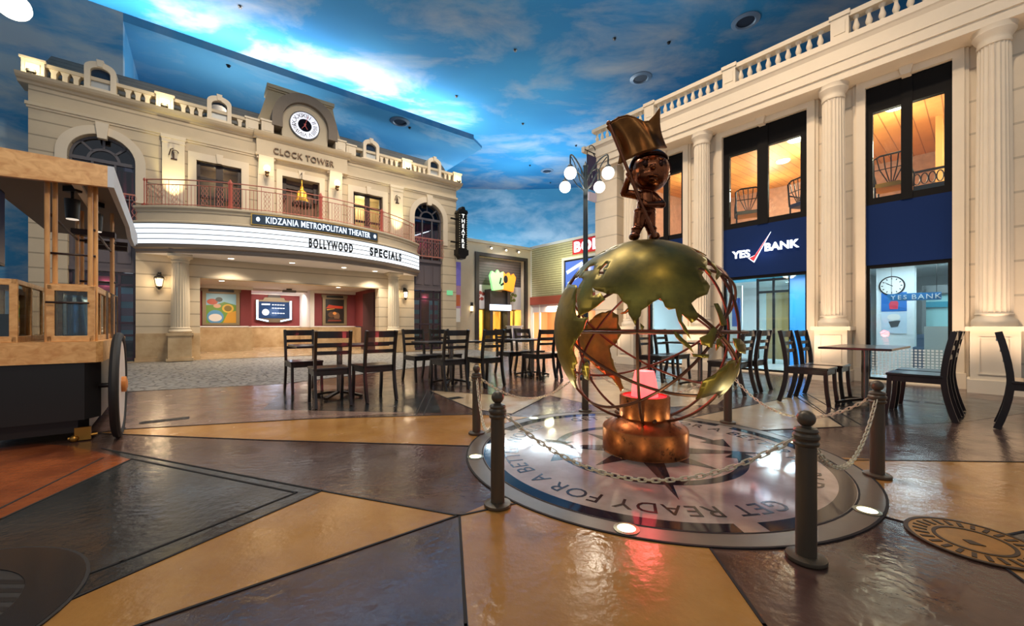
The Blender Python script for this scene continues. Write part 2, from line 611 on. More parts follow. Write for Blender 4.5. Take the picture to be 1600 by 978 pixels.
# ------------------------------------------------------------------ floor
def conc(name, c1, c2, rough=0.18, vs=1.7):
    m = M(name, c1, rough, col2=c2, vs=vs, bump=0.12, bs=22, rvar=0.1, spec=0.5)
    return m
F_PURP = conc('floor_purple_brown', (96, 71, 61), (68, 50, 45))
F_TAN = conc('floor_tan', (188, 137, 74), (156, 108, 56))
F_PALE = conc('floor_pale_buff', (196, 172, 140), (170, 146, 116))
F_GREY = conc('floor_slate_grey', (58, 60, 60), (36, 36, 37), 0.18)
F_RUST = conc('floor_rust_orange', (164, 92, 52), (106, 54, 34))
F_MID = conc('floor_mauve_brown', (150, 124, 112), (118, 96, 88))
F_SEAM = M('floor_joint', (34, 28, 26), 0.8)
F_COB = M('floor_cobble', (150, 146, 140), 0.5, var=0.2, vs=6)
def _cob():
    nt = F_COB.node_tree
    b = nt.nodes['Principled BSDF']
    tc = [n for n in nt.nodes if n.type == 'TEX_COORD'][0]
    v = nt.nodes.new('ShaderNodeTexVoronoi')
    v.inputs['Scale'].default_value = 7
    v.feature = 'DISTANCE_TO_EDGE'
    nt.links.new(tc.outputs['Object'], v.inputs['Vector'])
    r = nt.nodes.new('ShaderNodeValToRGB')
    r.color_ramp.elements[0].color = srgb((92, 88, 84)); r.color_ramp.elements[0].position = 0.02
    r.color_ramp.elements[1].color = srgb((160, 156, 150)); r.color_ramp.elements[1].position = 0.14
    nt.links.new(v.outputs['Distance'], r.inputs['Fac'])
    nt.links.new(r.outputs['Color'], b.inputs['Base Color'])
    bp = nt.nodes.new('ShaderNodeBump')
    bp.inputs['Strength'].default_value = 0.5
    bp.inputs['Distance'].default_value = 0.02
    nt.links.new(v.outputs['Distance'], bp.inputs['Height'])
    nt.links.new(bp.outputs['Normal'], b.inputs['Normal'])
_cob()

fl = MB()
fl.box(-22, 22, -4, 36, -0.2, 0)
_pz = [0.0006]
def patch(mi, pts, z):
    fl.cur = mi
    if z < 0.01:
        _pz[0] += 0.00012; z = _pz[0]
    fl.prism(pts, 'z', 0.0, z)
def seam(pts, w=0.012, z=0.0044, closed=False):
    fl.cur = 6
    n = len(pts)
    for i in range(n if closed else n - 1):
        a = Vector(pts[i]); b = Vector(pts[(i + 1) % n])
        d = (b - a).normalized() * w / 2
        nrm = Vector((-d.y, d.x))
        fl.prism([tuple(a - nrm - d), tuple(b - nrm + d), tuple(b + nrm + d), tuple(a + nrm - d)], 'z', 0.0, z)
tan1 = [(-0.277, 2.095), (0.03, 0.3), (0.74, 0.3), (0.893, 1.787), (1.0, 2.6), (0.3, 2.7)]
patch(1, tan1, 0.001); seam([(0.03, 0.3), (-0.154, 1.325), (-0.277, 2.095), (0.05, 2.25)]); seam([(0.74, 0.3), (0.844, 1.325), (0.893, 1.787), (0.9, 2.2)])
tan2 = [(-0.287, 2.095), (-2.2, 0.56), (-1.95, 0.75), (-1.155, 2.41)]
patch(1, tan2, 0.001); seam([(-2.2, 0.56), (-0.287, 2.095), (-1.155, 2.41), (-1.95, 0.75)])
band = [G(150, 677), G(198, 671), G(480, 655), G(650, 650), G(740, 648), G(830, 652), G(860, 690), G(735, 697), G(420, 688)]
patch(1, band, 0.001); seam([G(735, 697), G(420, 688), G(150, 677), G(198, 671), G(480, 655), G(650, 650), G(740, 648)])
tri = [G(670, 610), G(849, 622), G(800, 647), G(740, 640)]
patch(2, tri, 0.001); seam(tri, closed=True)
slate = [G(160, 701), G(503, 767), G(120, 935), (-1.93, 0.75), (-2.4, 0.4), (-3.6, 1.7), G(0, 812), G(205, 718)]
patch(3, slate, 0.001)
seam([G(205, 717), G(463, 770), G(190, 878), (-1.9, 1.3)]); seam([G(160, 701), G(503, 767)]); seam([G(205, 718), G(0, 812), (-3.6, 1.7)]); seam([G(160, 716), G(0, 795)])
rust = [G(205, 718), G(0, 812), (-3.6, 1.7), (-5.5, 2.6), (-5.2, 3.6), G(110, 697)]
patch(4, rust, 0.0011)
rt = [(1.94, 2.1), (2.05, 1.96), (2.14, 1.84), (2.49, 1.93), (5.5, 2.4), (6.5, 2.9), (3.77, 2.92), (2.9, 2.95), (1.6, 3.2)]
patch(1, rt, 0.001); seam([(1.8, 2.25), (1.94, 2.1), (2.05, 1.96), (2.14, 1.84), (2.49, 1.93), (5.5, 2.4)]); seam([(6.5, 2.9), (3.77, 2.92), (2.4, 2.97)])
rt2 = [(2.14, 1.84), (2.07, 1.713), (1.9, 1.3), (1.75, 0.6), (3.4, 0.9), (2.62, 1.55)]
patch(1, rt2, 0.001); seam([(2.14, 1.84), (2.07, 1.713), (1.9, 1.3), (1.75, 0.6)])
sl2 = [(2.14, 1.84), (2.49, 1.93), (5.5, 2.4), (3.4, 0.9), (2.62, 1.55)]
patch(3, sl2, 0.0008)
wedge = [G(1060, 657), G(1140, 640), G(1250, 618), G(1318, 667), G(1160, 674)]
patch(2, wedge, 0.001); seam(wedge, closed=True)
sl3 = [G(1250, 617), G(1318, 667), G(1500, 660), G(1640, 640), G(1460, 612), G(1330, 603)]
patch(3, sl3, 0.0009); seam([G(1262, 616), G(1345, 664)]); seam([G(1230, 611), G(1318, 667)])
patch(7, [G(170, 640), G(205, 613), G(440, 598), G(590, 606), G(640, 645), G(480, 654), G(198, 670)], 0.001)
sl4 = [G(640, 645), G(690, 645), G(675, 610), G(590, 606), G(440, 612), G(410, 640)]
patch(3, sl4, 0.0009); seam([G(650, 648), G(668, 610)]); seam([G(662, 648), G(678, 611)])
buff = [G(880, 596), G(1000, 590), G(1160, 600), G(1120, 632), G(960, 640), G(860, 618)]
patch(2, buff, 0.0009)
cob = [(-9.5, 4.2), (-5.88, 6.08), (-4.0, 6.89), (-2.6, 9.2), (0.5, 14.5), (-1.6, 17.2), (-11.2, 10.4)]
patch(5, cob, 0.0008)
seam([(-9.5, 4.2), (-5.88, 6.08), (-4.0, 6.89), (-2.6, 9.2), (0.5, 14.5)])
far = [(0.6, 14.0), (9, 8), (12, 20), (0.5, 30), (-4, 26), (-2, 17.4)]
patch(2, far, 0.0008)
stepf = [tuple(TW(-1.95, -0.22)[:2]), tuple(TW(10.2, -0.22)[:2]), tuple(TW(10.2, 0.02)[:2]), tuple(TW(-1.95, 0.02)[:2])]
patch(2, stepf, 0.02)
ld = [tuple(TW(0.9, 0.0)[:2]), tuple(TW(7.2, 0.0)[:2]), tuple(TW(7.2, 7.0)[:2]), tuple(TW(0.9, 7.0)[:2])]
patch(2, ld, 0.021)
floor = fl.build('floor', [F_PURP, F_TAN, F_PALE, F_GREY, F_RUST, F_COB, F_SEAM, F_MID])
tag(floor, 'stained concrete floor in tan, slate, rust and purple brown angular panels', 'floor', kind='structure')

# ------------------------------------------------------------------ painted sky ceiling and walls
SKY1 = sky('painted_sky_high', (30, 100, 150), (58, 136, 182), (184, 176, 164), 0.10, 1.3, 0.46, 0.7)
SKY2 = sky('painted_sky_low', (66, 142, 196), (104, 176, 216), (206, 216, 220), 0.12, 4.1, 0.5, 0.72, (1, 1.5, 1))
SKY3 = sky('painted_sky_wall', (64, 142, 184), (96, 170, 206), (214, 226, 232), 0.14, 7.7, 0.44, 0.66, (0.8, 1.0, 1.6))
SKY4 = sky('painted_sky_return', (56, 140, 196), (110, 184, 220), (240, 232, 212), 0.16, 2.6, 0.38, 0.56, (1, 1, 2.6))
c = MB(); c.box(-22, 22, -4, 36, HC, HC + 0.2)
tag(c.build('ceiling', SKY1), 'high ceiling painted as a blue sky with soft clouds', 'ceiling', kind='structure')
c = MB()
c.prism([(-0.38, 1.1), (11.8, 1.1), (12.6, 1.6), (12.6, 8.5), (-0.38, 8.5)], 'z', 10.0, 10.12)
c.box(-0.38, 11.8, 1.1, 1.2, 10.12, 10.26)
lc = c.build('ceiling', SKY2, loc=TW(0, 0), rotz=ANG_T)
tag(lc, 'lowered blue painted ceiling panel above the theatre roof', 'ceiling', kind='structure')
c = MB(); c.box(-9, -0.38, 1.1, 1.4, 0, 10.26)
tag(c.build('wall_left', SKY4, loc=TW(0, 0), rotz=ANG_T), 'pale cloudy painted wall beside the theatre roof', 'wall', kind='structure')
c = MB(); c.box(-0.5, -0.38, 1.4, 8.5, 6.5, 10.0); c.box(-0.38, 12.6, 8.4, 8.5, 0, 10.0)
tag(c.build('wall_back', SKY2, loc=TW(0, 0), rotz=ANG_T), 'deep blue painted wall behind the theatre roof', 'wall', kind='structure')
c = MB()
n = 24
for i in range(n):
    a0 = radians(-34 + 68 * i / n); a1 = radians(-34 + 68 * (i + 1) / n)
    R0 = 30.0
    c.add([(R0 * sin(a0), R0 * cos(a0) + 1, 0), (R0 * sin(a1), R0 * cos(a1) + 1, 0), (R0 * sin(a1), R0 * cos(a1) + 1, HC), (R0 * sin(a0), R0 * cos(a0) + 1, HC),
           ((R0 + .2) * sin(a0), (R0 + .2) * cos(a0) + 1, 0), ((R0 + .2) * sin(a1), (R0 + .2) * cos(a1) + 1, 0), ((R0 + .2) * sin(a1), (R0 + .2) * cos(a1) + 1, HC), ((R0 + .2) * sin(a0), (R0 + .2) * cos(a0) + 1, HC)],
          [(0, 1, 2, 3), (5, 4, 7, 6), (3, 2, 6, 7), (1, 0, 4, 5)], True)
tag(c.build('wall_far', SKY3), 'dark blue cloudy painted wall beyond the shops', 'wall', kind='structure')

# ------------------------------------------------------------------ theatre
TH = empty('theatre_building', TW(0, 0), ANG_T, 'two storey cream theatre front with clock tower, curved balcony and lit marquee', 'building')

def arch_loop(tc, r, z0, zs, n=20):
    return [(tc - r, z0), (tc + r, z0)] + [(tc + r * cos(pi * i / n), zs + r * sin(pi * i / n)) for i in range(n + 1)]
def rect(x0, x1, z0, z1):
    return [(x0, z0), (x1, z0), (x1, z1), (x0, z1)]
AC = (-0.645, 8.9)
wall = MB()
wall.plate(rect(-1.95, 10.2, 0, 7.05), [arch_loop(AC[0], 0.645, 0.02, 5.5), arch_loop(AC[1], 0.645, 0.02, 5.5), rect(1.33, 2.44, 4.3, 5.98), rect(5.86, 6.95, 4.3, 5.98), rect(3.57, 4.71, 4.3, 6.03), rect(1.41, 6.81, 0.02, 2.46)], 0, 0.4)
wall.box(-1.95, -1.6, 0.4, 1.1, 0, 7.05)
wall.box(9.85, 10.2, 0.4, 2.4, 0, 7.05)
wall.build('facade_wall', CREAM, TH)
# string moulding, cornice with the projecting centre
m = MB()
m.box(-2.0, 10.25, -0.06, 0.0, 6.52, 6.60)
m.box(-1.98, 10.23, -0.03, 0.0, 6.46, 6.52)
m.box(2.83, 5.61, -0.16, 0, 6.55, 7.05)
m.box(2.80, 5.64, -0.20, 0, 6.50, 6.58)
m.build('frieze_moulding', CREAM_P, TH)
m = MB()
def corn(x0, x1, dy):
    m.prism([(0.5, 7.04), (dy - 0.05, 7.04), (dy - 0.08, 7.09), (dy - 0.17, 7.11), (dy - 0.22, 7.15), (dy - 0.26, 7.21), (0.5, 7.21)], 'x', x0, x1)
corn(-2.12, 2.83, 0); corn(5.61, 10.4, 0); corn(2.75, 5.69, -0.14)
m.build('cornice', CREAM_P, TH)

# parapet: base and coping, piers with corbelled heads, lamp-lit pedestals, arched dormers
m = MB(); m.box(-2.05, 10.35, -0.06, 0.14, 7.21, 7.27)
m.build('parapet_base', CREAM_P, TH)
for x0, x1 in ((-2.05, 3.0), (5.5, 10.35)):
    m = MB(); m.box(x0, x1, -0.08, 0.16, 7.53, 7.62); m.build('parapet_coping', CREAM_P, TH)
m = MB(); m.box(-2.0, 10.3, 0.3, 0.36, 7.21, 7.5)
m.build('parapet_backing', CREAM_D, TH)
DORM = (-0.67, 1.88, 6.48, 9.1)
PED = (-1.85, 0.62, 7.9, 10.2)
CPED = (2.72, 3.13, 5.36, 5.76)
pier = MB()
pier.prism([(-0.045, 7.27), (0.045, 7.27), (0.045, 7.43), (0.085, 7.53), (-0.085, 7.53), (-0.045, 7.43)], 'y', -0.05, 0.12)
p0 = None
x = -1.52
while x < 10.1:
    if not (min(abs(x - q) for q in DORM) < 0.36 or min(abs(x - q) for q in PED) < 0.24 or 2.5 < x < 5.95):
        if p0 is None:
            p0 = pier.build('baluster', IVORY, TH); q = p0
        else:
            q = p0.copy(); COL.objects.link(q)
        q.location = (x, 0, 0)
    x += 0.196
def pedestal(x, w, h0=7.21, h1=7.66, y0=-0.12, y1=0.2):
    m = MB()
    m.box(x - w / 2, x + w / 2, y0, y1, h0, h1 - 0.05)
    m.box(x - w / 2 - 0.03, x + w / 2 + 0.03, y0 - 0.03, y1 + 0.03, h1 - 0.06, h1)
    m.box(x - w / 2 + 0.07, x + w / 2 - 0.07, y0 - 0.018, y0, h0 + 0.1, h1 - 0.14)
    m.build('parapet_pedestal', IVORY, TH)
for q in PED: pedestal(q, 0.38)
for q in CPED: pedestal(q, 0.34, y0=-0.24 if 3 < q < 5.5 else -0.1)
for q in DORM:
    m = MB()
    out = [(q - 0.3, 7.21), (q + 0.3, 7.21), (q + 0.3, 7.82)] + [(q + 0.3 * cos(pi * i / 12), 7.82 + 0.2 * sin(pi * i / 12)) for i in range(1, 12)] + [(q - 0.3, 7.82)]
    inn = [(q - 0.19, 7.32), (q + 0.19, 7.32), (q + 0.19, 7.74)] + [(q + 0.19 * cos(pi * i / 12), 7.74 + 0.13 * sin(pi * i / 12)) for i in range(1, 12)] + [(q - 0.19, 7.74)]
    m.plate(out, [inn], -0.15, 0.25)
    m.box(q - 0.36, q + 0.36, -0.17, 0.25, 7.21, 7.27)
    m.prism([(q - 0.05, 7.88), (q + 0.05, 7.88), (q + 0.07, 8.06), (q - 0.07, 8.06)], 'y', -0.19, 0.0)
    d = m.build('dormer', IVORY, TH)
    g = MB(); g.box(q - 0.19, q + 0.19, -0.02, 0.0, 7.32, 7.58); g.build('lower_pane', M('pale_reflection_pane', (190, 196, 200), 0.4), d)  # pale lower and dark upper half: a reflection painted into the pane colours
    g = MB(); g.box(q - 0.19, q + 0.19, -0.02, 0.0, 7.58, 7.88); g.build('upper_pane', M('dark_reflection_pane', (40, 58, 82), 0.15), d)
# mansard roof behind the parapet
m = MB()
m.add([(-2.0, 0.36, 7.35), (3.2, 0.36, 7.35), (3.2, 0.9, 8.3), (-1.75, 0.9, 8.3), (-2.0, 1.05, 7.35), (-1.75, 1.0, 8.3), (3.2, 1.0, 8.3)], [(0, 1, 2, 3), (0, 3, 5, 4), (3, 2, 6, 5)])
m.add([(5.2, 0.36, 7.35), (10.3, 0.36, 7.35), (9.95, 0.9, 8.3), (5.2, 0.9, 8.3), (10.3, 1.6, 7.35), (9.95, 1.6, 8.3), (5.2, 1.6, 8.3)], [(0, 1, 2, 3), (1, 4, 5, 2), (3, 2, 5, 6)])
m.build('mansard_roof', ROOF, TH)
# clock tower: flared block, hooded arch, face wall
m = MB()
prof = [(2.55, 7.21)] + [(2.6 + 0.62 * (i / 8) ** 0.75, 7.35 + 1.68 * (i / 8) ** 1.25) for i in range(9)] + [(5.2 - 0.62 * 0 + 0.62 * (1 - i / 8) ** 1 * 0 + 0.6 * (1 - (1 - i / 8) ** 0.75), 7.35 + 1.68 * (1 - i / 8) ** 1.25) for i in range(9)] + [(5.9, 7.21)]
m.prism(prof, 'y', 0.3, 1.0)
m.box(3.16, 5.26, 0.2, 1.05, 8.98, 9.1)
m.box(3.20, 5.22, 0.25, 1.02, 8.93, 8.99)
m.build('tower_block', CREAM_D, TH)
def half_ring(c, r0, r1, zs, zb, n=28):
    o = [(c - r1, zb)] + [(c - r1 * cos(pi * i / n), zs + r1 * sin(pi * i / n)) for i in range(n + 1)] + [(c + r1, zb)]
    inn = [(c + r0, zb)] + [(c + r0 * cos(pi * i / n), zs + r0 * sin(pi * i / n)) for i in range(n + 1)] + [(c - r0, zb)]
    return o + inn
m = MB(); m.prism(half_ring(4.25, 0.7, 1.0, 7.86, 7.55), 'y', -0.28, 0.32)
m.build('clock_hood', GREY_ST, TH)
m = MB(); m.prism([(3.55, 7.21), (4.95, 7.21)] + [(4.25 + 0.71 * cos(pi * i / 24), 7.86 + 0.71 * sin(pi * i / 24)) for i in range(25)], 'y', -0.12, 0.3)
m.build('clock_wall', CREAM_P, TH)

# arched window bays
def arch_bay(tc):
    m = MB()
    n = 22
    for r0, r1, y0 in ((0.645, 0.86, -0.05),):
        o = [(tc - r1, 4.45)] + [(tc - r1 * cos(pi * i / n), 5.5 + r1 * sin(pi * i / n)) for i in range(n + 1)] + [(tc + r1, 4.45)]
        inn = [(tc + r0, 4.45)] + [(tc + r0 * cos(pi * i / n), 5.5 + r0 * sin(pi * i / n)) for i in range(n + 1)] + [(tc - r0, 4.45)]
        m.prism(o + inn, 'y', y0, 0.02)
    m.prism([(tc - 0.09, 6.02), (tc + 0.09, 6.02), (tc + 0.13, 6.44), (tc - 0.13, 6.44)], 'y', -0.11, 0.02)
    m.build('arch_surround', IVORY, TH)
    w = empty('arched_window')
    w.parent = TH
    f = MB()
    R = 0.645
    for i in range(5):
        a = pi * i / 4
        f.tube([(tc + 0.3 * cos(a), 0.18, 5.5 + 0.3 * sin(a)), (tc + R * cos(a), 0.18, 5.5 + R * sin(a))], 0, rect=(0.05, 0.05))
    for rr in (0.3, R - 0.025):
        f.tube([(tc + rr * cos(pi * i / 24), 0.18, 5.5 + rr * sin(pi * i / 24)) for i in range(25)], 0, rect=(0.06, 0.05))
    f.box(tc - R, tc + R, 0.14, 0.22, 5.44, 5.53)
    for dx in (-R + 0.03, -0.22, 0.22, R - 0.03):
        f.box(tc + dx - 0.025, tc + dx + 0.025, 0.15, 0.21, 3.7, 5.5)
    f.box(tc - R, tc + R, 0.13, 0.22, 4.5, 4.56)
    f.build('window_frame', M('grey_mullion', (92, 90, 98), 0.5), w)
    g = MB(); g.prism(arch_loop(tc, 0.63, 3.75, 5.5), 'y', 0.19, 0.2)
    g.build('window_pane', DKGLASS, w)
    cu = MB()
    nn = 60
    for z0, z1 in ((3.75, 5.46),):
        vs = []
        for i in range(nn + 1):
            xx = tc - 0.95 + 1.9 * i / nn
            yy = 0.72 + 0.03 * sin(i * 1.3)
            vs += [(xx, yy, z0), (xx, yy, z1)]
        cu.add(vs, [(2 * i, 2 * i + 2, 2 * i + 3, 2 * i + 1) for i in range(nn)], True)
    cu.build('curtain', CURTAIN, w)
    light('added_curtain_light', 'POINT', TW(tc, 0.46, 4.6), 22, (1.0, 0.8, 0.8), 0.06)  # added point between glass and curtain so the red cloth shows
    light('added_entry_light', 'POINT', TW(tc, 0.3, 2.2), 1.6, (0.9, 0.9, 1.0), 0.04)  # added point behind the door glass to brighten panels and curtain
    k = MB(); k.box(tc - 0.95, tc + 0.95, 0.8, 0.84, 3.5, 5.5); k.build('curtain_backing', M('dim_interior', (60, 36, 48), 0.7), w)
    k = MB(); k.prism(arch_loop(tc, 0.64, 5.46, 5.5), 'y', 0.24, 0.26); k.build('fanlight_backing', M('dusk_backing', (50, 68, 92), 0.6), w)
    r_ = MB()
    r_.box(tc - 0.64, tc + 0.64, -0.06, -0.03, 4.62, 4.66)
    r_.box(tc - 0.64, tc + 0.64, -0.06, -0.03, 3.88, 3.92)
    for i in range(14):
        xx = tc - 0.62 + 1.24 * i / 13
        if i % 3 == 1:
            for sg in (1, -1):
                r_.tube([(xx + sg * 0.05 * sin(j / 16 * pi * 4), -0.045, 3.9 + 0.74 * j / 16) for j in range(17)], 0.008, seg=5)
        else:
            r_.box(xx - 0.007, xx + 0.007, -0.052, -0.038, 3.9, 4.64)
    r_.build('balconet_railing', PINKIRON, w)
    s_ = MB()
    s_.box(tc - 0.64, tc + 0.64, 0.16, 0.24, 2.55, 3.75)
    for dx in (-0.4, 0.0, 0.4):
        s_.box(tc + dx - 0.14, tc + dx + 0.14, 0.13, 0.16, 2.75, 3.55)
    s_.box(tc - 0.64, tc + 0.64, 0.06, 0.2, 3.66, 3.78); s_.box(tc - 0.64, tc + 0.64, 0.08, 0.2, 2.5, 2.6)
    s_.build('spandrel_panel', M('grey_spandrel', (98, 90, 96), 0.5), TH)
    d = empty('entry_door'); d.parent = TH
    f = MB()
    for dx in (-0.61, -0.3, 0.3, 0.61):
        f.box(tc + dx - 0.03, tc + dx + 0.03, 0.14, 0.2, 0.02, 2.5)
    for z in (0.1, 0.75, 1.1, 2.15, 2.45):
        f.box(tc - 0.64, tc + 0.64, 0.14, 0.2, z - 0.03, z + 0.03)
    f.build('door_frame', M('dark_plum_frame', (62, 44, 58), 0.4), d)
    g = MB(); g.box(tc - 0.62, tc + 0.62, 0.165, 0.175, 0.05, 2.45); g.build('door_pane', CLEAR, d)
    cu = MB(); cu.box(tc - 0.2, tc + 0.2, 0.38, 0.4, 0.05, 2.4); cu.build('curtain', CURTAIN, d)
    k = MB(); k.box(tc - 0.63, tc - 0.2, 0.39, 0.41, 0.6, 2.1); k.box(tc + 0.2, tc + 0.63, 0.39, 0.41, 0.6, 2.1)
    k.cur = 1
    for z in (0.9, 1.3, 1.7):
        k.box(tc - 0.6, tc - 0.24, 0.375, 0.39, z, z + 0.22); k.box(tc + 0.24, tc + 0.6, 0.375, 0.39, z, z + 0.22)
    k.build('poster_panel', [M('pale_blue_print', (150, 186, 214), 0.5), M('rose_print', (176, 120, 150), 0.5)], d)
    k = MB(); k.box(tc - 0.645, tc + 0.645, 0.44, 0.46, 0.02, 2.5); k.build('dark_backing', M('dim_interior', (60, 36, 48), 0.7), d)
for tc in AC: arch_bay(tc)

# balcony doors, central niche
def balcony_door(x0, x1, lit):
    m = MB()
    m.plate([(x0 - 0.2, 4.3), (x1 + 0.2, 4.3), (x1 + 0.2, 6.2), (x0 - 0.2, 6.2)], [rect(x0, x1, 4.31, 5.98)], -0.05, 0.03)
    cx = (x0 + x1) / 2
    m.prism([(cx - 0.06, 5.98), (cx + 0.06, 5.98), (cx + 0.09, 6.26), (cx - 0.09, 6.26)], 'y', -0.09, 0.0)
    m.build('door_architrave', IVORY, TH)
    d = empty('balcony_door'); d.parent = TH
    f = MB()
    for xx in (x0 + 0.04, cx - 0.045, cx + 0.045, x1 - 0.04):
        f.box(xx - 0.045, xx + 0.045, 0.08, 0.15, 4.3, 5.98)
    for z in (4.4, 4.95, 5.5, 5.93):
        f.box(x0, x1, 0.08, 0.15, z - 0.035, z + 0.035)
    f.build('door_frame', BROWNW, d)
    g = MB(); g.box(x0, x1, 0.11, 0.12, 4.3, 5.98); g.build('door_pane', CLEAR, d)
    k = MB(); k.box(x0 - 0.3, x1 + 0.3, 1.2, 1.25, 4.2, 6.2); k.box(x0 - 0.35, x0 - 0.3, 0.4, 1.25, 4.2, 6.2); k.box(x1 + 0.3, x1 + 0.35, 0.4, 1.25, 4.2, 6.2); k.box(x0 - 0.3, x1 + 0.3, 0.4, 1.25, 6.1, 6.15); k.box(x0 - 0.3, x1 + 0.3, 0.4, 1.25, 4.2, 4.25)
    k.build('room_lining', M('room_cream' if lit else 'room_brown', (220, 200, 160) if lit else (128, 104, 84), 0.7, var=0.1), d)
    light('room_light', 'POINT', TW(cx, 0.8, 5.75), 22 if lit else 9, WARM, 0.08)
balcony_door(1.33, 2.44, False); balcony_door(5.86, 6.95, True)
m = MB()
m.plate(rect(3.4, 4.88, 4.3, 6.22), [rect(3.57, 4.71, 4.31, 6.03)], -0.05, 0.03)
m.prism([(4.08, 6.03), (4.2, 6.03), (4.24, 6.3), (4.04, 6.3)], 'y', -0.09, 0.0)
m.build('niche_architrave', IVORY, TH)
m = MB(); m.box(3.5, 4.8, 0.38, 0.42, 4.3, 6.1)
m.build('niche_back', M('niche_brown', (122, 92, 76), 0.7, var=0.1), TH)
m = MB(); m.box(3.57, 3.72, 0.2, 0.3, 5.35, 6.03); m.box(4.56, 4.71, 0.2, 0.3, 5.35, 6.03); m.box(3.72, 4.56, 0.24, 0.3, 5.72, 5.88)
m.build('niche_joinery', BROWNW, TH)

# pilasters
def pilaster(x, w, bracket):
    m = MB()
    m.box(x - w / 2, x + w / 2, -0.1, 0.0, 4.3, 6.3)
    m.box(x - w / 2 - 0.03, x + w / 2 + 0.03, -0.14, 0.0, 6.42, 6.52)
    if bracket:
        m.prism([(0.0, 5.9), (-0.11, 5.9), (-0.13, 6.1), (-0.2, 6.3), (-0.22, 6.5), (0.0, 6.5)], 'x', x - w / 2 + 0.02, x + w / 2 - 0.02)
    else:
        m.box(x - w / 2 - 0.01, x + w / 2 + 0.01, -0.12, 0.0, 6.3, 6.42)
    m.build('pilaster', IVORY, TH)
pilaster(0.81, 0.5, False); pilaster(7.49, 0.5, False); pilaster(3.1, 0.46, True); pilaster(5.22, 0.46, True)

# fluted columns on pedestals under the balcony
def fluted(prof_r, z0, z1, x, y, seg=96, fl_n=20):
    m = MB()
    m.lathe([(prof_r, z0), (prof_r * 0.99, z0 + (z1 - z0) * 0.4), (prof_r * 0.9, z1)], (x, y, 0), seg, fl_n, prof_r * 0.11)
    return m
for x in (0.97, 7.27):
    y = -0.32
    m = MB()
    m.box(x - 0.3, x + 0.3, y - 0.29, 0.0, 0.02, 0.1); m.box(x - 0.26, x + 0.26, y - 0.25, 0.0, 0.1, 0.74); m.box(x - 0.3, x + 0.3, y - 0.29, 0.0, 0.74, 0.82)
    m.build('column_plinth', MARBLE, TH)
    m = MB(); m.lathe([(0.25, 0.82), (0.27, 0.86), (0.25, 0.9), (0.225, 0.92), (0.235, 0.95), (0.215, 0.98)], (x, y, 0), 40)
    m.build('column_base', CREAM_P, TH)
    fluted(0.215, 0.98, 2.84, x, y).build('column_shaft', CREAM_P, TH)
    m = MB(); m.lathe([(0.2, 2.82), (0.215, 2.86), (0.2, 2.88), (0.23, 2.94), (0.27, 2.98)], (x, y, 0), 40); m.box(x - 0.28, x + 0.28, y - 0.28, y + 0.28, 2.98, 3.05)
    m.build('column_capital', CREAM_P, TH)
for x0, x1 in ((0.0, 1.41), (6.81, 8.25)):
    m = MB(); m.box(x0, x1, -0.03, 0.0, 0.02, 0.8); m.box(x0 - 0.02, x1 + 0.02, -0.05, 0.0, 0.02, 0.12)
    m.build('stone_dado', MARBLE, TH)

# balcony slab, fascia, marquee, soffit
BC = (4.2, 4.71); BR = 6.31; BA = radians(41.7)
m = MB()
def seg_poly(r):
    a = math.asin(min(1, 4.2 / r)) if r > 4.71 else BA
    a = math.acos(4.71 / r)
    return [(BC[0] + r * sin(-a + 2 * a * i / 48), BC[1] - r * cos(-a + 2 * a * i / 48)) for i in range(49)]
m.prism(seg_poly(BR), 'z', 3.9, 4.3)
m.build('balcony_slab', CREAM_P, TH)
m = MB()
m.arc(*BC, [(6.2, 4.28), (6.37, 4.28), (6.39, 4.31), (6.39, 4.36), (6.2, 4.36)], -BA, BA)
m.arc(*BC, [(6.2, 4.2), (6.33, 4.2), (6.35, 4.28), (6.2, 4.28)], -BA, BA)
m.arc(*BC, [(6.2, 3.88), (6.42, 3.88), (6.42, 3.92), (6.34, 3.96), (6.2, 3.96)], -BA, BA)
m.build('balcony_moulding', CREAM_P, TH)
m = MB()
m.prism(seg_poly(6.28), 'z', 3.05, 3.28)
m.build('soffit', M('white_soffit', (240, 236, 238), 0.6), TH)
m = MB()
m.arc(*BC, [(6.1, 3.06), (6.3, 3.06), (6.33, 3.1), (6.33, 3.16), (6.42, 3.2), (6.44, 3.28), (6.1, 3.28)], -BA, BA)
m.build('marquee_base_moulding', M('warm_grey_moulding', (138, 124, 112), 0.5), TH)
mq = empty('marquee_lightbox'); mq.parent = TH
m = MB(); m.arc(*BC, [(6.2, 3.29), (6.38, 3.29), (6.38, 3.87), (6.2, 3.87)], -BA, BA, 64)
m.build('lit_panel', LED, mq)
for z in (3.295, 3.435, 3.58, 3.725, 3.868):
    m = MB(); m.arc(*BC, [(6.3, z - 0.008), (6.395, z - 0.008), (6.395, z + 0.008), (6.3, z + 0.008)], -BA, BA, 64)
    m.build('letter_rail', M('rail_grey', (30, 32, 36), 0.6), mq)
def on_arc(r):
    def fn(p):
        a = (p.x) / r
        rr = r - p.y
        return Vector((BC[0] + rr * sin(a), BC[1] - rr * cos(a), p.z))
    return fn
INK = M('black_letter', (16, 18, 22), 0.4)
def arc_word(word, a0, a1, z, h, r, name, mat, parent, lab):
    m = MB()
    mid = radians((a0 + a1) / 2) * r
    put_text(m, word, mid, 0, z, width=radians(a1 - a0) * r, height=h, depth=0.012, spacing=1.3, bold=0.04, fn=on_arc(r))
    o = m.build(name, mat, parent)
    return o
arc_word('BOLLYWOOD', -1.27, 10.8, 3.58, 0.29, 6.405, 'lettering', INK, mq, '')
arc_word('SPECIALS', 16.31, 29.59, 3.58, 0.28, 6.405, 'lettering', INK, mq, '')
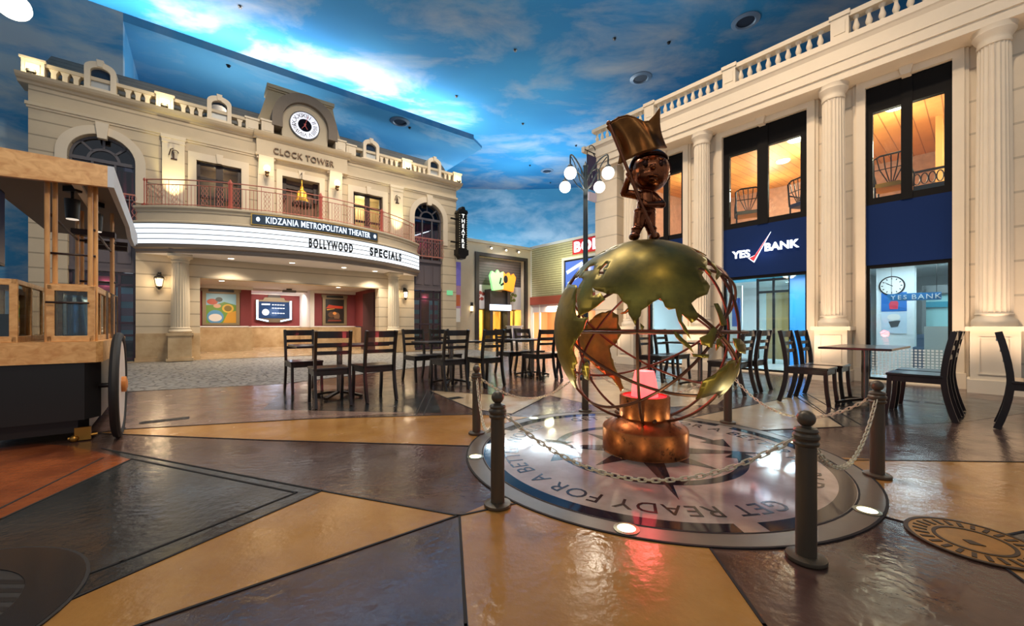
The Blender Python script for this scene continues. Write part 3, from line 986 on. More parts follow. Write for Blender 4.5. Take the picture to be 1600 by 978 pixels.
# long name board on the balcony fascia
sb = empty('name_board', TW(0, 0), ANG_T, 'long navy board with gold border and white theatre name on balcony edge', 'sign')
m = MB(); m.arc(*BC, [(6.33, 3.94), (6.44, 3.94), (6.44, 4.27), (6.33, 4.27)], radians(-14.63), radians(19.12), 40)
m.build('gold_border', M('gilt_border', (196, 160, 90), 0.4, metal=0.6), sb)
m = MB(); m.arc(*BC, [(6.35, 3.97), (6.455, 3.97), (6.455, 4.24), (6.35, 4.24)], radians(-14.3), radians(18.8), 40)
m.build('board_face', M('slate_navy', (44, 62, 84), 0.4), sb)
m = MB()
put_text(m, 'KIDZANIA METROPOLITAN THEATER', radians(2.4) * 6.46, 0, 4.105, width=radians(27.4) * 6.46, height=0.19, depth=0.02, spacing=1.08, bold=0.018, fn=on_arc(6.46))
m.build('lettering', M('lit_white_letter', (220, 234, 246), 0.4, emit=(214, 232, 255), es=0.7), sb)
for a in (-13.0, 17.7):
    m = MB(); q = on_arc(6.46)
    m.prism([(0.05 * cos(i * pi / 4), 0.07 * sin(i * pi / 4)) for i in range(8)], 'y', -0.02, 0.0, mtx=Matrix.Translation(q(Vector((radians(a) * 6.46, 0, 4.105)))) @ Matrix.Rotation(radians(a), 4, 'Z'))
    m.build('ornament', M('lit_white_letter', (220, 234, 246)), sb)

# balcony railing: rails, bars, looped panels; posts apart
m = MB()
RR = 6.2
RA = math.acos(4.66 / RR)
for z, r_ in ((5.14, 0.016), (5.0, 0.012), (4.44, 0.012)):
    m.tube([(BC[0] + RR * sin(-RA + 2 * RA * i / 60), BC[1] - RR * cos(-RA + 2 * RA * i / 60), z) for i in range(61)], r_, seg=6)
NB = 92
for i in range(NB + 1):
    a = -RA + 2 * RA * i / NB
    px_, py_ = BC[0] + RR * sin(a), BC[1] - RR * cos(a)
    if i % 4 in (1, 2) and i // 4 % 4 != 3:
        for sg in (1, -1):
            m.tube([(px_ + sg * 0.032 * sin(j / 18 * pi * 4) * cos(a), py_ + sg * 0.032 * sin(j / 18 * pi * 4) * sin(a), 4.44 + 0.56 * j / 18) for j in range(19)], 0.0065, seg=4)
    else:
        m.tube([(px_, py_, 4.36), (px_, py_, 5.14 if i % 8 == 0 else 5.0)], 0.008, seg=5)
m.build('balcony_railing', PINKIRON, TH)
for a in (-40.4, -19.7, 2.2, 22.4, 40.4):
    a = radians(a)
    px_, py_ = BC[0] + RR * sin(a), BC[1] - RR * cos(a)
    m = MB()
    m.lathe([(0.065, 4.36), (0.065, 4.46), (0.05, 4.48), (0.05, 5.08), (0.065, 5.1), (0.065, 5.14), (0.03, 5.2), (0.012, 5.24)], (px_, py_, 0), 4, smooth=False)
    m.build('railing_post', SALMON, TH)

# lobby behind the opening
m = MB()
def lw(x0, x1, y, z0=1.0, z1=2.62):
    m.box(x0, x1, y, y + 0.1, z0, z1)
lw(0.9, 2.95, 4.4); lw(2.95, 5.4, 6.8); lw(5.4, 7.3, 4.4)
m.box(2.95, 3.05, 4.4, 6.9, 1.0, 2.62); m.box(5.3, 5.4, 4.4, 6.9, 1.0, 2.62); m.box(7.2, 7.3, 0.4, 4.5, 1.0, 2.62); m.box(0.8, 0.9, 0.4, 4.5, 1.0, 2.62)
m.build('lobby_wall', REDWALL, TH)
m = MB()
for x0, x1, y in ((0.9, 2.95, 4.36), (2.95, 5.4, 6.76), (5.4, 7.3, 4.36)):
    m.box(x0, x1, y, y + 0.14, 0.02, 0.97); m.box(x0, x1, y - 0.03, y + 0.14, 0.02, 0.14)
for x0, x1, y0, y1 in ((2.95, 3.09, 4.36, 6.8), (5.26, 5.4, 4.36, 6.8), (7.16, 7.3, 0.4, 4.4), (0.8, 0.94, 0.4, 4.4)):
    m.box(x0, x1, y0, y1, 0.02, 0.97)
m.build('lobby_dado', MARBLE, TH)
for x0, x1, y in ((0.9, 2.95, 4.33), (2.95, 5.4, 6.73), (5.4, 7.2, 4.33)):
    m = MB(); m.box(x0, x1, y, y + 0.1, 0.97, 1.02); m.build('dado_cap', WHITE, TH)
    m = MB(); m.box(x0, x1, y - 0.04, y + 0.14, 2.5, 2.62); m.build('lobby_cornice', WHITE, TH)
m = MB()
m.box(2.93, 3.11, 4.34, 6.8, 2.5, 2.62); m.box(5.24, 5.42, 4.34, 6.8, 0.97, 2.62)
m.build('lobby_trim', WHITE, TH)
m = MB(); m.box(0.8, 7.3, 0.4, 7.0, 2.62, 2.72); m.box(2.9, 5.45, 4.9, 6.7, 2.54, 2.62)
m.build('lobby_ceiling', M('lobby_white', (206, 200, 196), 0.7), TH)
m = MB(); m.box(6.95, 7.19, 1.0, 2.4, 1.0, 2.4); m.box(6.93, 7.19, 0.7, 2.6, 0.02, 1.0)
m.build('dark_doorway', M('dark_maroon', (58, 22, 26), 0.6), TH)
# ------------------------------------------------------------------ things on the theatre
# clock
ck = empty('wall_clock', TW(4.22, -0.13, 7.84), ANG_T, 'round white clock face with black centre and red hands on theatre top', 'clock')
def disc(m, r, y0, y1, cx=0, cz=0, n=48):
    m.prism([(cx + r * cos(2 * pi * i / n), cz + r * sin(2 * pi * i / n)) for i in range(n)], 'y', y0, y1)
m = MB(); disc(m, 0.47, -0.05, 0); m.build('clock_rim', NAVY, ck)
m = MB(); disc(m, 0.435, -0.06, -0.02); m.build('clock_face', M('clock_white', (232, 236, 246), 0.4, emit=(225, 232, 255), es=0.5), ck)
m = MB(); disc(m, 0.21, -0.068, -0.02); m.build('centre_disc', M('clock_black', (10, 12, 26), 0.8, spec=0.1), ck)
m = MB()
for i, s in enumerate(('XII', 'I', 'II', 'III', 'IIII', 'V', 'VI', 'VII', 'VIII', 'IX', 'X', 'XI')):
    a = -2 * pi * i / 12
    rot = Matrix.Rotation(-a, 4, 'Y')
    put_text(m, s, 0, -0.062, 0.325, height=0.13, depth=0.006, fn=lambda p: rot @ p)
m.build('numerals', INK, ck)
RED = M('red_hand', (200, 50, 60), 0.4)
for a, l, w in ((16, 0.36, 0.02), (150, 0.15, 0.03), (215, 0.17, 0.024)):
    m = MB(); m.prism([(-w / 2, -0.05), (w / 2, -0.05), (w / 4, l), (-w / 4, l)], 'y', -0.085, -0.07, mtx=Matrix.Rotation(radians(a), 4, 'Y'))
    m.build('clock_hand', RED, ck)
# CLOCK TOWER letters
m = MB(); put_text(m, 'CLOCK TOWER', 4.22, -0.19, 6.74, width=1.85, height=0.2, depth=0.05, spacing=1.1, bold=0.006)
o = m.build('raised_lettering', M('bronze_letters', (96, 76, 58), 0.4, metal=0.4), None, TW(0, 0), ANG_T)
tag(o, 'dark raised letters reading CLOCK TOWER below the clock', 'lettering')

# bell in the niche
bl = empty('hanging_bell', TW(4.1, -0.35, 5.05), ANG_T, 'small gilded bell ornament with dark fringe hanging before the central niche', 'bell')
m = MB(); m.lathe([(0.24, 0.1), (0.21, 0.16), (0.17, 0.22), (0.15, 0.4), (0.13, 0.46), (0.06, 0.5), (0.05, 0.62), (0.02, 0.66), (0.012, 0.86), (0.0, 0.87)], seg=24)
m.build('bell_body', M('bright_gilt', (226, 170, 66), 0.3, metal=0.9, emit=(255, 190, 60), es=0.12), bl)
m = MB(); m.lathe([(0.27, 0.0), (0.29, 0.05), (0.27, 0.1), (0.2, 0.11)], seg=24)
for i in range(16):
    a = 2 * pi * i / 16
    m.cyl((0.28 * cos(a), 0.28 * sin(a), -0.05), (0.28 * cos(a), 0.28 * sin(a), 0.05), 0.022, 6)
m.build('bell_fringe', BROWNW, bl)
m = MB(); m.cyl((0, 0, 0.86), (0, 0, 1.1), 0.01, 6); m.cyl((0, 0, 1.1), (0, 0.32, 1.1), 0.012, 6); m.build('bell_hanger', IRON, bl)

# globe sconces by the niche
def sconce(x, z, y, lab, e):
    r = empty('wall_sconce', TW(x, y, z), ANG_T, lab, 'lamp', 'globe sconces on the clock tower pilasters')
    m = MB(); m.lathe([(0.02, -0.2), (0.05, -0.16), (0.03, -0.1), (0.07, -0.06), (0.06, -0.02)], (0, -0.14, 0), 14); m.tube([(0, 0, -0.08), (0, -0.06, -0.16), (0, -0.14, -0.17)], 0.015, 6); m.lathe([(0.05, 0), (0.05, 0.02)], seg=10, mtx=Matrix.Translation((0, 0, -0.08)) @ Matrix.Rotation(pi / 2, 4, 'X'))
    m.build('sconce_bracket', M('aged_brass', (96, 74, 48), 0.4, metal=0.6), r)
    m = MB(); m.lathe([(0.06, -0.02), (0.09, 0.04), (0.095, 0.09), (0.07, 0.15), (0.03, 0.17)], (0, -0.14, 0), 18)
    m.build('sconce_shade', LAMPW, r)
    light('sconce_light', 'POINT', TW(x, y - 0.3, z + 0.1), e, WARM, 0.09)
sconce(3.1, 5.98, -0.22, 'globe sconce on the pilaster left of the gilded bell', 7)
sconce(5.22, 5.98, -0.22, 'globe sconce on the pilaster right of the gilded bell', 7)
# wall lanterns at the entrance
def lantern(x, z, y, lab):
    r = empty('wall_lantern', TW(x, y, z), ANG_T, lab, 'lamp', 'black lanterns beside the theatre entrance')
    m = MB()
    m.tube([(0, 0, 0.2), (0, -0.08, 0.28), (0, -0.15, 0.26)], 0.014, 6)
    m.lathe([(0.12, 0.12), (0.1, 0.16), (0.05, 0.2), (0.06, 0.23), (0.02, 0.27)], (0, -0.15, 0), 6, smooth=False)
    m.lathe([(0.02, -0.2), (0.05, -0.16), (0.07, -0.13), (0.075, -0.11)], (0, -0.15, 0), 6, smooth=False)
    for i in range(6):
        a = 2 * pi * i / 6
        m.cyl((0.072 * cos(a), -0.15 + 0.072 * sin(a), -0.12), (0.11 * cos(a), -0.15 + 0.11 * sin(a), 0.13), 0.008, 5)
    m.box(-0.04, 0.04, -0.015, 0, 0.1, 0.3)
    m.build('lantern_frame', BLACK, r)
    m = MB(); m.lathe([(0.05, -0.1), (0.08, 0.1)], (0, -0.15, 0), 8); m.build('lantern_glass', LAMPW, r)
    light('lantern_light', 'POINT', TW(x, y - 0.34, z), 10, WARM, 0.07)
lantern(0.5, 2.25, 0.0, 'black lantern lit on the pier left of entrance')
lantern(7.83, 2.25, 0.0, 'black lantern lit on the pier right of entrance')
# pilaster ornament hooks with uplights
for x, lab in ((0.81, 'small black iron scroll on the far left upper pilaster'), (7.49, 'small black iron scroll on the far right upper pilaster')):
    m = MB()
    m.tube([(0.04 + 0.07 * cos(k), -0.05, 0.07 * sin(k)) for k in [i * 0.4 for i in range(12)]], 0.014, 6)
    m.tube([(-0.1, -0.05, -0.1), (-0.06, -0.05, 0.08), (0.0, -0.05, 0.12)], 0.014, 6)
    m.box(-0.06, 0.08, -0.03, 0.0, -0.2, -0.16); m.box(-0.02, 0.02, -0.05, 0.0, -0.16, 0.0)
    tag(m.build('iron_scroll', IRON, None, TW(x, -0.1, 6.02), ANG_T), lab, 'ornament', 'iron scrolls on the upper pilasters')
    light('pilaster_uplight', 'SPOT', TW(x, -0.42, 4.5), 130, (1.0, 0.86, 0.42), 0.06, target=TW(x, 0.0, 5.7), angle=52, blend=0.9)
# flood lamps on the parapet
for x, lab in zip(PED, ('small flood lamp on parapet pedestal at theatre left end', 'small flood lamp on parapet pedestal over the left arched bay', 'small flood lamp on parapet pedestal over the right pilaster', 'small flood lamp on parapet pedestal at theatre right end')):
    r = empty('flood_lamp', TW(x, -0.24, 7.21), ANG_T, lab, 'lamp', 'flood lamps on the parapet')
    m = MB(); m.box(-0.08, 0.08, -0.05, 0.02, 0.03, 0.1, Matrix.Rotation(radians(-20), 4, 'X')); m.box(-0.02, 0.02, -0.03, 0.0, 0.0, 0.05)
    m.build('lamp_body', BLACK, r)
    m = MB(); m.box(-0.07, 0.07, 0.021, 0.027, 0.04, 0.09, Matrix.Rotation(radians(-20), 4, 'X')); m.build('lamp_lens', LAMPW, r)
    light('flood_light', 'POINT', TW(x, -0.32, 7.36), 9, (1.0, 0.83, 0.46), 0.06)
# soffit and lobby downlights
k = 0
DLAB = ('recessed downlight in the balcony soffit near its left end', 'recessed downlight in the balcony soffit left of centre', 'recessed downlight in the balcony soffit right of centre', 'recessed downlight in the balcony soffit near its right end')
for t, y in ((2.15, -0.55), (3.75, -0.75), (5.35, -0.7), (6.5, -0.5)):
    m = MB(); m.lathe([(0.075, 0.0), (0.075, 0.012)], seg=20)
    r = empty('recessed_downlight', TW(t, y, 3.038), ANG_T, DLAB[k], 'lamp', 'recessed lights in the balcony soffit'); k += 1
    m.build('lens', LAMPD, r)
    m = MB(); m.lathe([(0.1, 0.002), (0.1, 0.014), (0.076, 0.014), (0.076, 0.002)], seg=20, cap=False); m.build('trim_ring', WHITE, r)
    light('soffit_light', 'SPOT', TW(t, y, 3.0), 140, SOFT, 0.06, target=TW(t, y + 0.1, 0), angle=125, blend=0.8)
k = 0
for t, y, e, lab in ((2.0, 2.2, 75, 'recessed downlight in the lobby ceiling before the left poster'), (5.9, 2.2, 75, 'recessed downlight in the lobby ceiling before the right poster')):
    m = MB(); m.lathe([(0.075, 0.0), (0.075, 0.012)], seg=20)
    r = empty('recessed_downlight', TW(t, y, 2.606), ANG_T, lab, 'lamp', 'recessed lights in the lobby ceiling')
    m.build('lens', LAMPD, r)
    m = MB(); m.lathe([(0.1, 0.002), (0.1, 0.013), (0.076, 0.013), (0.076, 0.002)], seg=20, cap=False); m.build('trim_ring', WHITE, r)
    light('lobby_light', 'SPOT', TW(t, y, 2.57), e * 3.0, SOFT, 0.06, target=TW(t, y + 1.0, 0), angle=140, blend=0.8)
light('lobby_cove', 'AREA', TW(4.18, 5.6, 2.5), 80, SOFT, 2.0, target=TW(4.18, 6.2, 0), size_y=0.8)

# posters and screen
def poster(x, y, z0, z1, w, name, lab, shapes):
    r = empty('framed_poster', TW(x, y, z0), ANG_T, lab, 'poster')
    h = z1 - z0
    m = MB()
    m.plate([(-w / 2, 0), (w / 2, 0), (w / 2, h - 0.12), (w / 2 + 0.04, h - 0.12), (w / 2 + 0.04, h), (-w / 2 - 0.04, h), (-w / 2 - 0.04, h - 0.12), (-w / 2, h - 0.12)], [rect(-w / 2 + 0.12, w / 2 - 0.12, 0.09, h - 0.2)], -0.09, -0.01)
    m.build('poster_frame', M('olive_bronze_frame', (136, 120, 92), 0.45, metal=0.3), r)
    m = MB()
    m.prism([(-w * 0.32 + 0.03 * cos(a), h - 0.085 + 0.05 * sin(a)) for a in [pi / 2 + i * pi / 8 for i in range(9)]] + [(w * 0.32 + 0.03 * cos(a), h - 0.085 + 0.05 * sin(a)) for a in [-pi / 2 + i * pi / 8 for i in range(9)]], 'y', -0.11, -0.09)
    m.build('title_plaque', INK, r)
    m = MB()
    mats = []
    m.cur = 0
    base, items = shapes
    mats.append(M(name + '_ground', base, 0.35))
    m.box(-w / 2 + 0.12, w / 2 - 0.12, -0.03, -0.02, 0.09, h - 0.2)
    ww = w - 0.24; hh = h - 0.29
    for i, (col, pts) in enumerate(items):
        m.cur = i + 1
        mats.append(M(name + '_ink%d' % i, col, 0.35))
        m.prism([(-ww / 2 + px_ * ww, 0.09 + pz * hh) for px_, pz in pts], 'y', -0.032 - 0.001 * i, -0.03)
    m.build('printed_sheet', mats, r)
def blob(cx, cz, rx, rz, n=18):
    return [(cx + rx * cos(2 * pi * i / n), cz + rz * sin(2 * pi * i / n)) for i in range(n)]
poster(2.05, 4.4, 1.05, 2.5, 1.2, 'bright_poster', 'bright blue, green and orange poster in bronze frame on lobby left', ((150, 200, 226), [
    ((110, 150, 60), [(0, 0), (1, 0), (1, 0.62), (0.6, 0.72), (0.3, 0.62), (0, 0.6)]), ((206, 150, 44), [(0.55, 0), (1, 0), (1, 0.42), (0.72, 0.36)]),
    ((196, 84, 50), blob(0.2, 0.72, 0.18, 0.1)), ((60, 74, 70), blob(0.42, 0.8, 0.12, 0.08)), ((90, 150, 196), blob(0.3, 0.2, 0.28, 0.24)), ((226, 220, 214), blob(0.3, 0.18, 0.22, 0.13)),
    ((220, 180, 60), blob(0.72, 0.5, 0.2, 0.15)), ((130, 110, 40), blob(0.72, 0.5, 0.13, 0.1)), ((220, 170, 140), blob(0.36, 0.58, 0.13, 0.07))]))
poster(6.28, 4.4, 1.05, 2.45, 1.05, 'dark_poster', 'dark film poster with red title band in bronze frame on lobby right', ((34, 26, 22), [
    ((200, 66, 36), [(0.04, 0.62), (0.2, 0.78), (0.5, 0.74), (0.96, 0.72), (0.94, 0.62), (0.5, 0.63)]), ((226, 170, 60), [(0.08, 0.58), (0.5, 0.62), (0.5, 0.6), (0.1, 0.54)]),
    ((96, 66, 44), blob(0.35, 0.36, 0.2, 0.12)), ((120, 90, 66), blob(0.62, 0.3, 0.16, 0.16)), ((214, 140, 70), blob(0.5, 0.42, 0.1, 0.06)), ((74, 52, 40), [(0.1, 0.06), (0.9, 0.1), (0.8, 0.2), (0.2, 0.22)]), ((150, 60, 40), [(0.15, 0.1), (0.85, 0.1), (0.85, 0.13), (0.15, 0.13)])]))
sc_ = empty('display_screen', TW(4.15, 6.8, 1.25), ANG_T, 'dark blue wall screen edged with glowing white neon in the lobby', 'screen')
m = MB(); m.box(-0.75, 0.75, -0.12, -0.02, 0.05, 1.0); m.prism([(-0.75, 0.05), (-0.3, -0.06), (0.3, -0.06), (0.75, 0.05)], 'y', -0.12, -0.02); m.prism([(-0.45, 1.0), (0.45, 1.0), (0.4, 1.12), (-0.4, 1.12)], 'y', -0.1, -0.02)
m.build('screen_case', M('bronze_case', (104, 92, 74), 0.4, metal=0.4), sc_)
m = MB(); m.box(-0.62, 0.62, -0.135, -0.12, 0.14, 0.92)
m.build('screen_face', M('navy_screen', (26, 44, 72), 0.15, emit=(30, 52, 88), es=0.6), sc_)
m = MB()
for x0, x1 in ((-0.72, -0.65), (0.65, 0.72)): m.box(x0, x1, -0.15, -0.12, 0.08, 0.98)
m.prism([(-0.72, 0.08), (-0.25, -0.03), (-0.25, 0.03), (-0.72, 0.14)], 'y', -0.15, -0.12); m.prism([(0.72, 0.08), (0.25, -0.03), (0.25, 0.03), (0.72, 0.14)], 'y', -0.15, -0.12)
m.build('neon_edge', M('neon_white', (220, 235, 255), 0.3, emit=(170, 205, 255), es=3.0), sc_)
m = MB()
m.prism(blob(-0.36, 0.42, 0.14, 0.15), 'y', -0.139, -0.135)
for z, w in ((0.76, 0.3), (0.6, 0.24), (0.36, 0.3)):
    for i in range(5): m.box(-0.1 + i * 0.11, -0.1 + i * 0.11 + 0.08, -0.139, -0.135, z, z + 0.035)
m.box(-0.52, -0.18, -0.139, -0.135, 0.76, 0.82)
m.build('screen_graphic', M('screen_white', (220, 226, 236), 0.4, emit=(220, 226, 236), es=0.7), sc_)
light('screen_glow', 'POINT', TW(4.15, 6.45, 1.7), 9, (0.6, 0.75, 1.0), 0.3)
m = MB(); m.prism([(-0.28, 0), (0.28, 0), (0.24, 0.17), (-0.24, 0.17)], 'y', -0.05, 0.0)
tag(m.build('title_plaque', BROWNW, None, TW(4.15, 6.8, 2.32), ANG_T), 'small dark plaque above the neon edged screen', 'plaque')
m = MB(); m.box(-0.25, 0.25, -0.12, 0.12, 0, 0.1); m.box(-0.1, 0.1, -0.05, 0.05, 0.1, 0.16)
tag(m.build('ceiling_projector', M('grey_plastic', (120, 120, 124), 0.5), None, TW(4.4, 4.2, 2.46), ANG_T), 'grey flat projector box under the lobby ceiling', 'projector')

# blade sign
bs = empty('blade_sign', TW(10.34, -0.2, 3.9), ANG_T, 'tall black vertical sign reading THEATRE in white letters', 'sign')
m = MB(); m.box(-0.2, 0.2, -0.16, 0.16, 0.42, 2.0)
m.prism([(-0.24, 2.0), (0.24, 2.0), (0.2, 2.12), (0.1, 2.14), (0.06, 2.26), (-0.06, 2.26), (-0.1, 2.14), (-0.2, 2.12)], 'y', -0.18, 0.18)
m.prism([(-0.26, 0.42), (-0.26, 0.2), (-0.16, 0.14), (-0.1, 0.02), (0.1, 0.02), (0.16, 0.14), (0.26, 0.2), (0.26, 0.42)], 'y', -0.18, 0.18)
m.build('sign_case', BLACK, bs)
m = MB()
for i, ch in enumerate('THEATRE'):
    put_text(m, ch, 0, -0.165, 1.86 - i * 0.215, height=0.165, depth=0.012, bold=0.012)
m.build('lettering', M('sign_white', (240, 240, 236), 0.4, emit=(255, 255, 250), es=0.9), bs)
m = MB()
for x in (-0.18, 0.18):
    for z in [0.5 + i * 0.1 for i in range(15)]:
        m.sphere((x, -0.17, z), 0.014, 8, 5)
m.build('bulb_edge', M('bulb_dim', (210, 200, 170), 0.4, emit=(255, 230, 180), es=0.4), bs)
m = MB(); m.box(-0.5, -0.2, 0.0, 0.06, 0.7, 0.76); m.box(-0.5, -0.2, 0.0, 0.06, 1.7, 1.76); m.build('wall_bracket', BLACK, bs)
# notices on the right end
m = MB(); m.box(-0.14, 0.14, -0.03, 0, 0, 0.2)
tag(m.build('exit_sign', M('exit_green', (110, 180, 130), 0.4, emit=(120, 210, 150), es=0.5), None, TW(9.88, 0.0, 2.35), ANG_T), 'small pale green exit sign on theatre right corner', 'sign')
bn = empty('hanging_banner', TW(10.32, 0.15, 1.1), ANG_T, 'tall narrow violet banner under the vertical theatre sign', 'banner')
m = MB(); m.box(-0.11, 0.2, -0.01, 0.01, 1.7, 2.75); m.build('violet_sheet', M('violet_print', (126, 116, 196), 0.6, var=0.2, emit=(120, 110, 200), es=0.15), bn)
m = MB(); m.box(-0.11, 0.2, -0.01, 0.01, 0.35, 1.7); m.build('pink_sheet', M('pink_print', (196, 152, 186), 0.6, var=0.15), bn)
m = MB(); m.box(-0.06, 0.16, -0.02, -0.01, 0.8, 1.3); m.build('orange_patch', M('orange_print', (206, 110, 70), 0.6), bn)
m = MB(); m.box(-0.06, 0.16, -0.02, -0.01, 0.1, 0.7); m.build('white_patch', WHITE, bn)
# ------------------------------------------------------------------ bank building (right)
BK = empty('bank_building', RW(0, 0), ANG_R, 'tall ivory classical front with fluted columns and blue bank panels', 'building')
XL, XR = -5.45, 4.6
WINS = ((-2.062, -0.455), (0.425, 1.491), (-3.95, -2.98))
m = MB()
m.plate(rect(XL, XR, 0, 5.9), [rect(a, b, 0.03, 5.36) for a, b in WINS], 0.28, 0.55)
m.box(XL, XL + 0.25, 0.55, 3.0, 0, 5.9)
m.build('facade_wall', IVORY_J, BK)
# end block with rusticated face
m = MB(); m.box(XL, -4.72, -0.05, 0.28, 0, 5.48)
m.build('corner_pier', IVORY_J, BK)
m = MB()
YF = -0.2
m.box(XL - 0.12, XR, YF, 0.55, 5.48, 5.62)
m.box(XL - 0.14, XR, YF - 0.03, 0.55, 5.62, 5.80)
m.box(XL - 0.16, XR, YF - 0.05, 0.55, 5.80, 6.06)
m.build('entablature', IVORY, BK)
m = MB()
m.prism([(0.55, 6.02), (YF - 0.05, 6.02), (YF - 0.08, 6.08), (YF - 0.1, 6.1), (YF - 0.1, 6.2), (0.55, 6.2)], 'x', XL - 0.2, XR)
m.box(XL - 0.26, XL - 0.15, YF - 0.16, 0.55, 6.05, 6.2)
m.build('cornice', IVORY, BK)
# balustrade
m = MB(); m.box(XL, XR, YF + 0.0, YF + 0.16, 6.2, 6.26); m.box(XL, XR, YF - 0.02, YF + 0.18, 6.56, 6.65)
m.build('balustrade_rail', IVORY, BK)
pedx = (0.13, -1.75, -3.65, 2.0, 3.9)
for x in pedx:
    m = MB(); m.box(x - 0.13, x + 0.13, YF - 0.03, YF + 0.2, 6.2, 6.62); m.box(x - 0.15, x + 0.15, YF - 0.05, YF + 0.22, 6.6, 6.68); m.box(x - 0.08, x + 0.08, YF - 0.04, YF, 6.3, 6.52)
    m.build('balustrade_pedestal', IVORY, BK)
bal = MB()
bal.lathe([(0.05, 6.26), (0.05, 6.28), (0.03, 6.3), (0.048, 6.35), (0.05, 6.38), (0.028, 6.46), (0.024, 6.5), (0.045, 6.53), (0.05, 6.56)], seg=12)
b0 = None
x = XL + 0.12
while x < 3.2:
    if min(abs(x - q) for q in pedx) > 0.17:
        if b0 is None:
            b0 = bal.build('baluster', IVORY, BK); q = b0
        else:
            q = b0.copy(); COL.objects.link(q)
        q.location = (x, YF + 0.08, 0)
    x += 0.172
# columns
for x in (0.0, 1.918, -2.428, -4.326):
    m = MB(); m.box(x - 0.24, x + 0.24, -0.24, 0.3, 0.0, 0.94); m.box(x - 0.27, x + 0.27, -0.27, 0.3, 0.0, 0.2); m.box(x - 0.29, x + 0.29, -0.29, 0.3, 0.93, 1.0)
    m.plate(rect(x - 0.16, x + 0.16, 0.28, 0.84), [rect(x - 0.14, x + 0.14, 0.3, 0.82)], -0.252, -0.238)
    m.build('column_plinth', IVORY, BK)
    m = MB(); m.lathe([(0.23, 1.0), (0.235, 1.06), (0.225, 1.1), (0.195, 1.13), (0.19, 1.16), (0.2, 1.18), (0.19, 1.2)], (x, 0, 0), 40)
    m.build('column_base', IVORY, BK)
    fluted(0.188, 1.2, 5.24, x, 0.0).build('column_shaft', IVORY, BK)
    m = MB(); m.lathe([(0.172, 5.22), (0.18, 5.26), (0.172, 5.28), (0.18, 5.32), (0.2, 5.35), (0.225, 5.4), (0.22, 5.43), (0.235, 5.48)], (x, 0, 0), 40)
    m.build('column_capital', IVORY, BK)
# windows
BLUE = M('bank_navy_panel', (10, 36, 84), 0.7, spec=0.15)
FRM = M('window_black', (14, 12, 12), 0.6, spec=0.15)
for wi, (a, b) in enumerate(WINS):
    m = MB()
    t = 0.13
    m.plate([(a - t, 0.0), (b + t, 0.0), (b + t, 5.36 + t), (a - t, 5.36 + t)], [rect(a, b, 0.02, 5.36)], 0.2, 0.3)
    m.plate([(a - t - 0.05, 0.0), (b + t + 0.05, 0.0), (b + t + 0.05, 5.41 + t), (a - t - 0.05, 5.41 + t)], [rect(a - t, b + t, 0.01, 5.36 + t)], 0.24, 0.3)
    c_ = (a + b) / 2
    m.prism([(c_ - 0.06, 5.33), (c_ + 0.06, 5.33), (c_ + 0.09, 5.485), (c_ - 0.09, 5.485)], 'y', 0.12, 0.28)
    m.box(a - t - 0.02, a, 0.16, 0.3, 0.0, 0.25); m.box(b, b + t + 0.02, 0.16, 0.3, 0.0, 0.25)
    m.build('window_architrave', IVORY, BK)
    w = empty('upper_window'); w.parent = BK
    m = MB()
    W_ = b - a
    e = 0.065 * W_ + 0.02; mul = 0.115 * W_
    m.plate(rect(a, b, 3.22, 5.36), [rect(a + e, c_ - mul / 2, 3.34, 4.9), rect(c_ + mul / 2, b - e, 3.34, 4.9)], 0.3, 0.4)
    m.box(c_ - mul / 2 - 0.01, c_ + mul / 2 + 0.01, 0.28, 0.31, 3.22, 5.36)
    m.build('window_frame', FRM, w)
    for x0, x1 in ((a + e, c_ - mul / 2), (c_ + mul / 2, b - e)):
        m = MB(); m.box(x0, x1, 0.35, 0.36, 3.34, 4.9); m.build('window_pane', CLEAR, w)
    m = MB(); m.box(a, b, 0.3, 0.42, 2.12, 3.22)
    m.build('blue_panel', BLUE, BK)
    d = empty('glazed_shopfront'); d.parent = BK
    m = MB()
    m.plate(rect(a, b, 0.03, 2.12), [rect(a + 0.05, b - 0.05, 0.07, 2.06)], 0.32, 0.4)
    m.build('window_frame', FRM, d)
    m = MB(); m.box(a + 0.05, b - 0.05, 0.355, 0.365, 0.07, 2.06); m.build('window_pane', CLEAR, d)
# sign on panel A
sg = empty('bank_sign', RW(-1.26, 0.3, 2.66), ANG_R, 'backlit white letters reading YES BANK with red tick on navy panel', 'sign')
LIT = M('sign_lit_white', (240, 246, 255), 0.4, emit=(235, 243, 255), es=1.3)
m = MB(); put_text(m, 'YES', -0.42, -0.035, -0.045, width=0.37, height=0.17, depth=0.03, bold=0.03); m.build('first_word', LIT, sg)
m = MB(); put_text(m, 'BANK', 0.36, -0.035, 0.04, width=0.62, height=0.17, depth=0.03, bold=0.03); m.build('second_word', LIT, sg)
m = MB(); m.prism([(-0.28, -0.15), (-0.16, -0.26), (0.16, 0.36), (-0.14, -0.1)], 'y', -0.03, -0.005); m.build('tick_outline', LIT, sg)
m = MB(); m.prism([(-0.25, -0.155), (-0.165, -0.232), (0.13, 0.3), (-0.14, -0.108)], 'y', -0.04, -0.03); m.build('tick_fill', M('tick_red', (214, 40, 52), 0.4, emit=(230, 40, 50), es=0.5), sg)
light('sign_glow', 'POINT', RW(-1.2, 0.12, 2.62), 1.6, (0.6, 0.8, 1.0), 0.15)

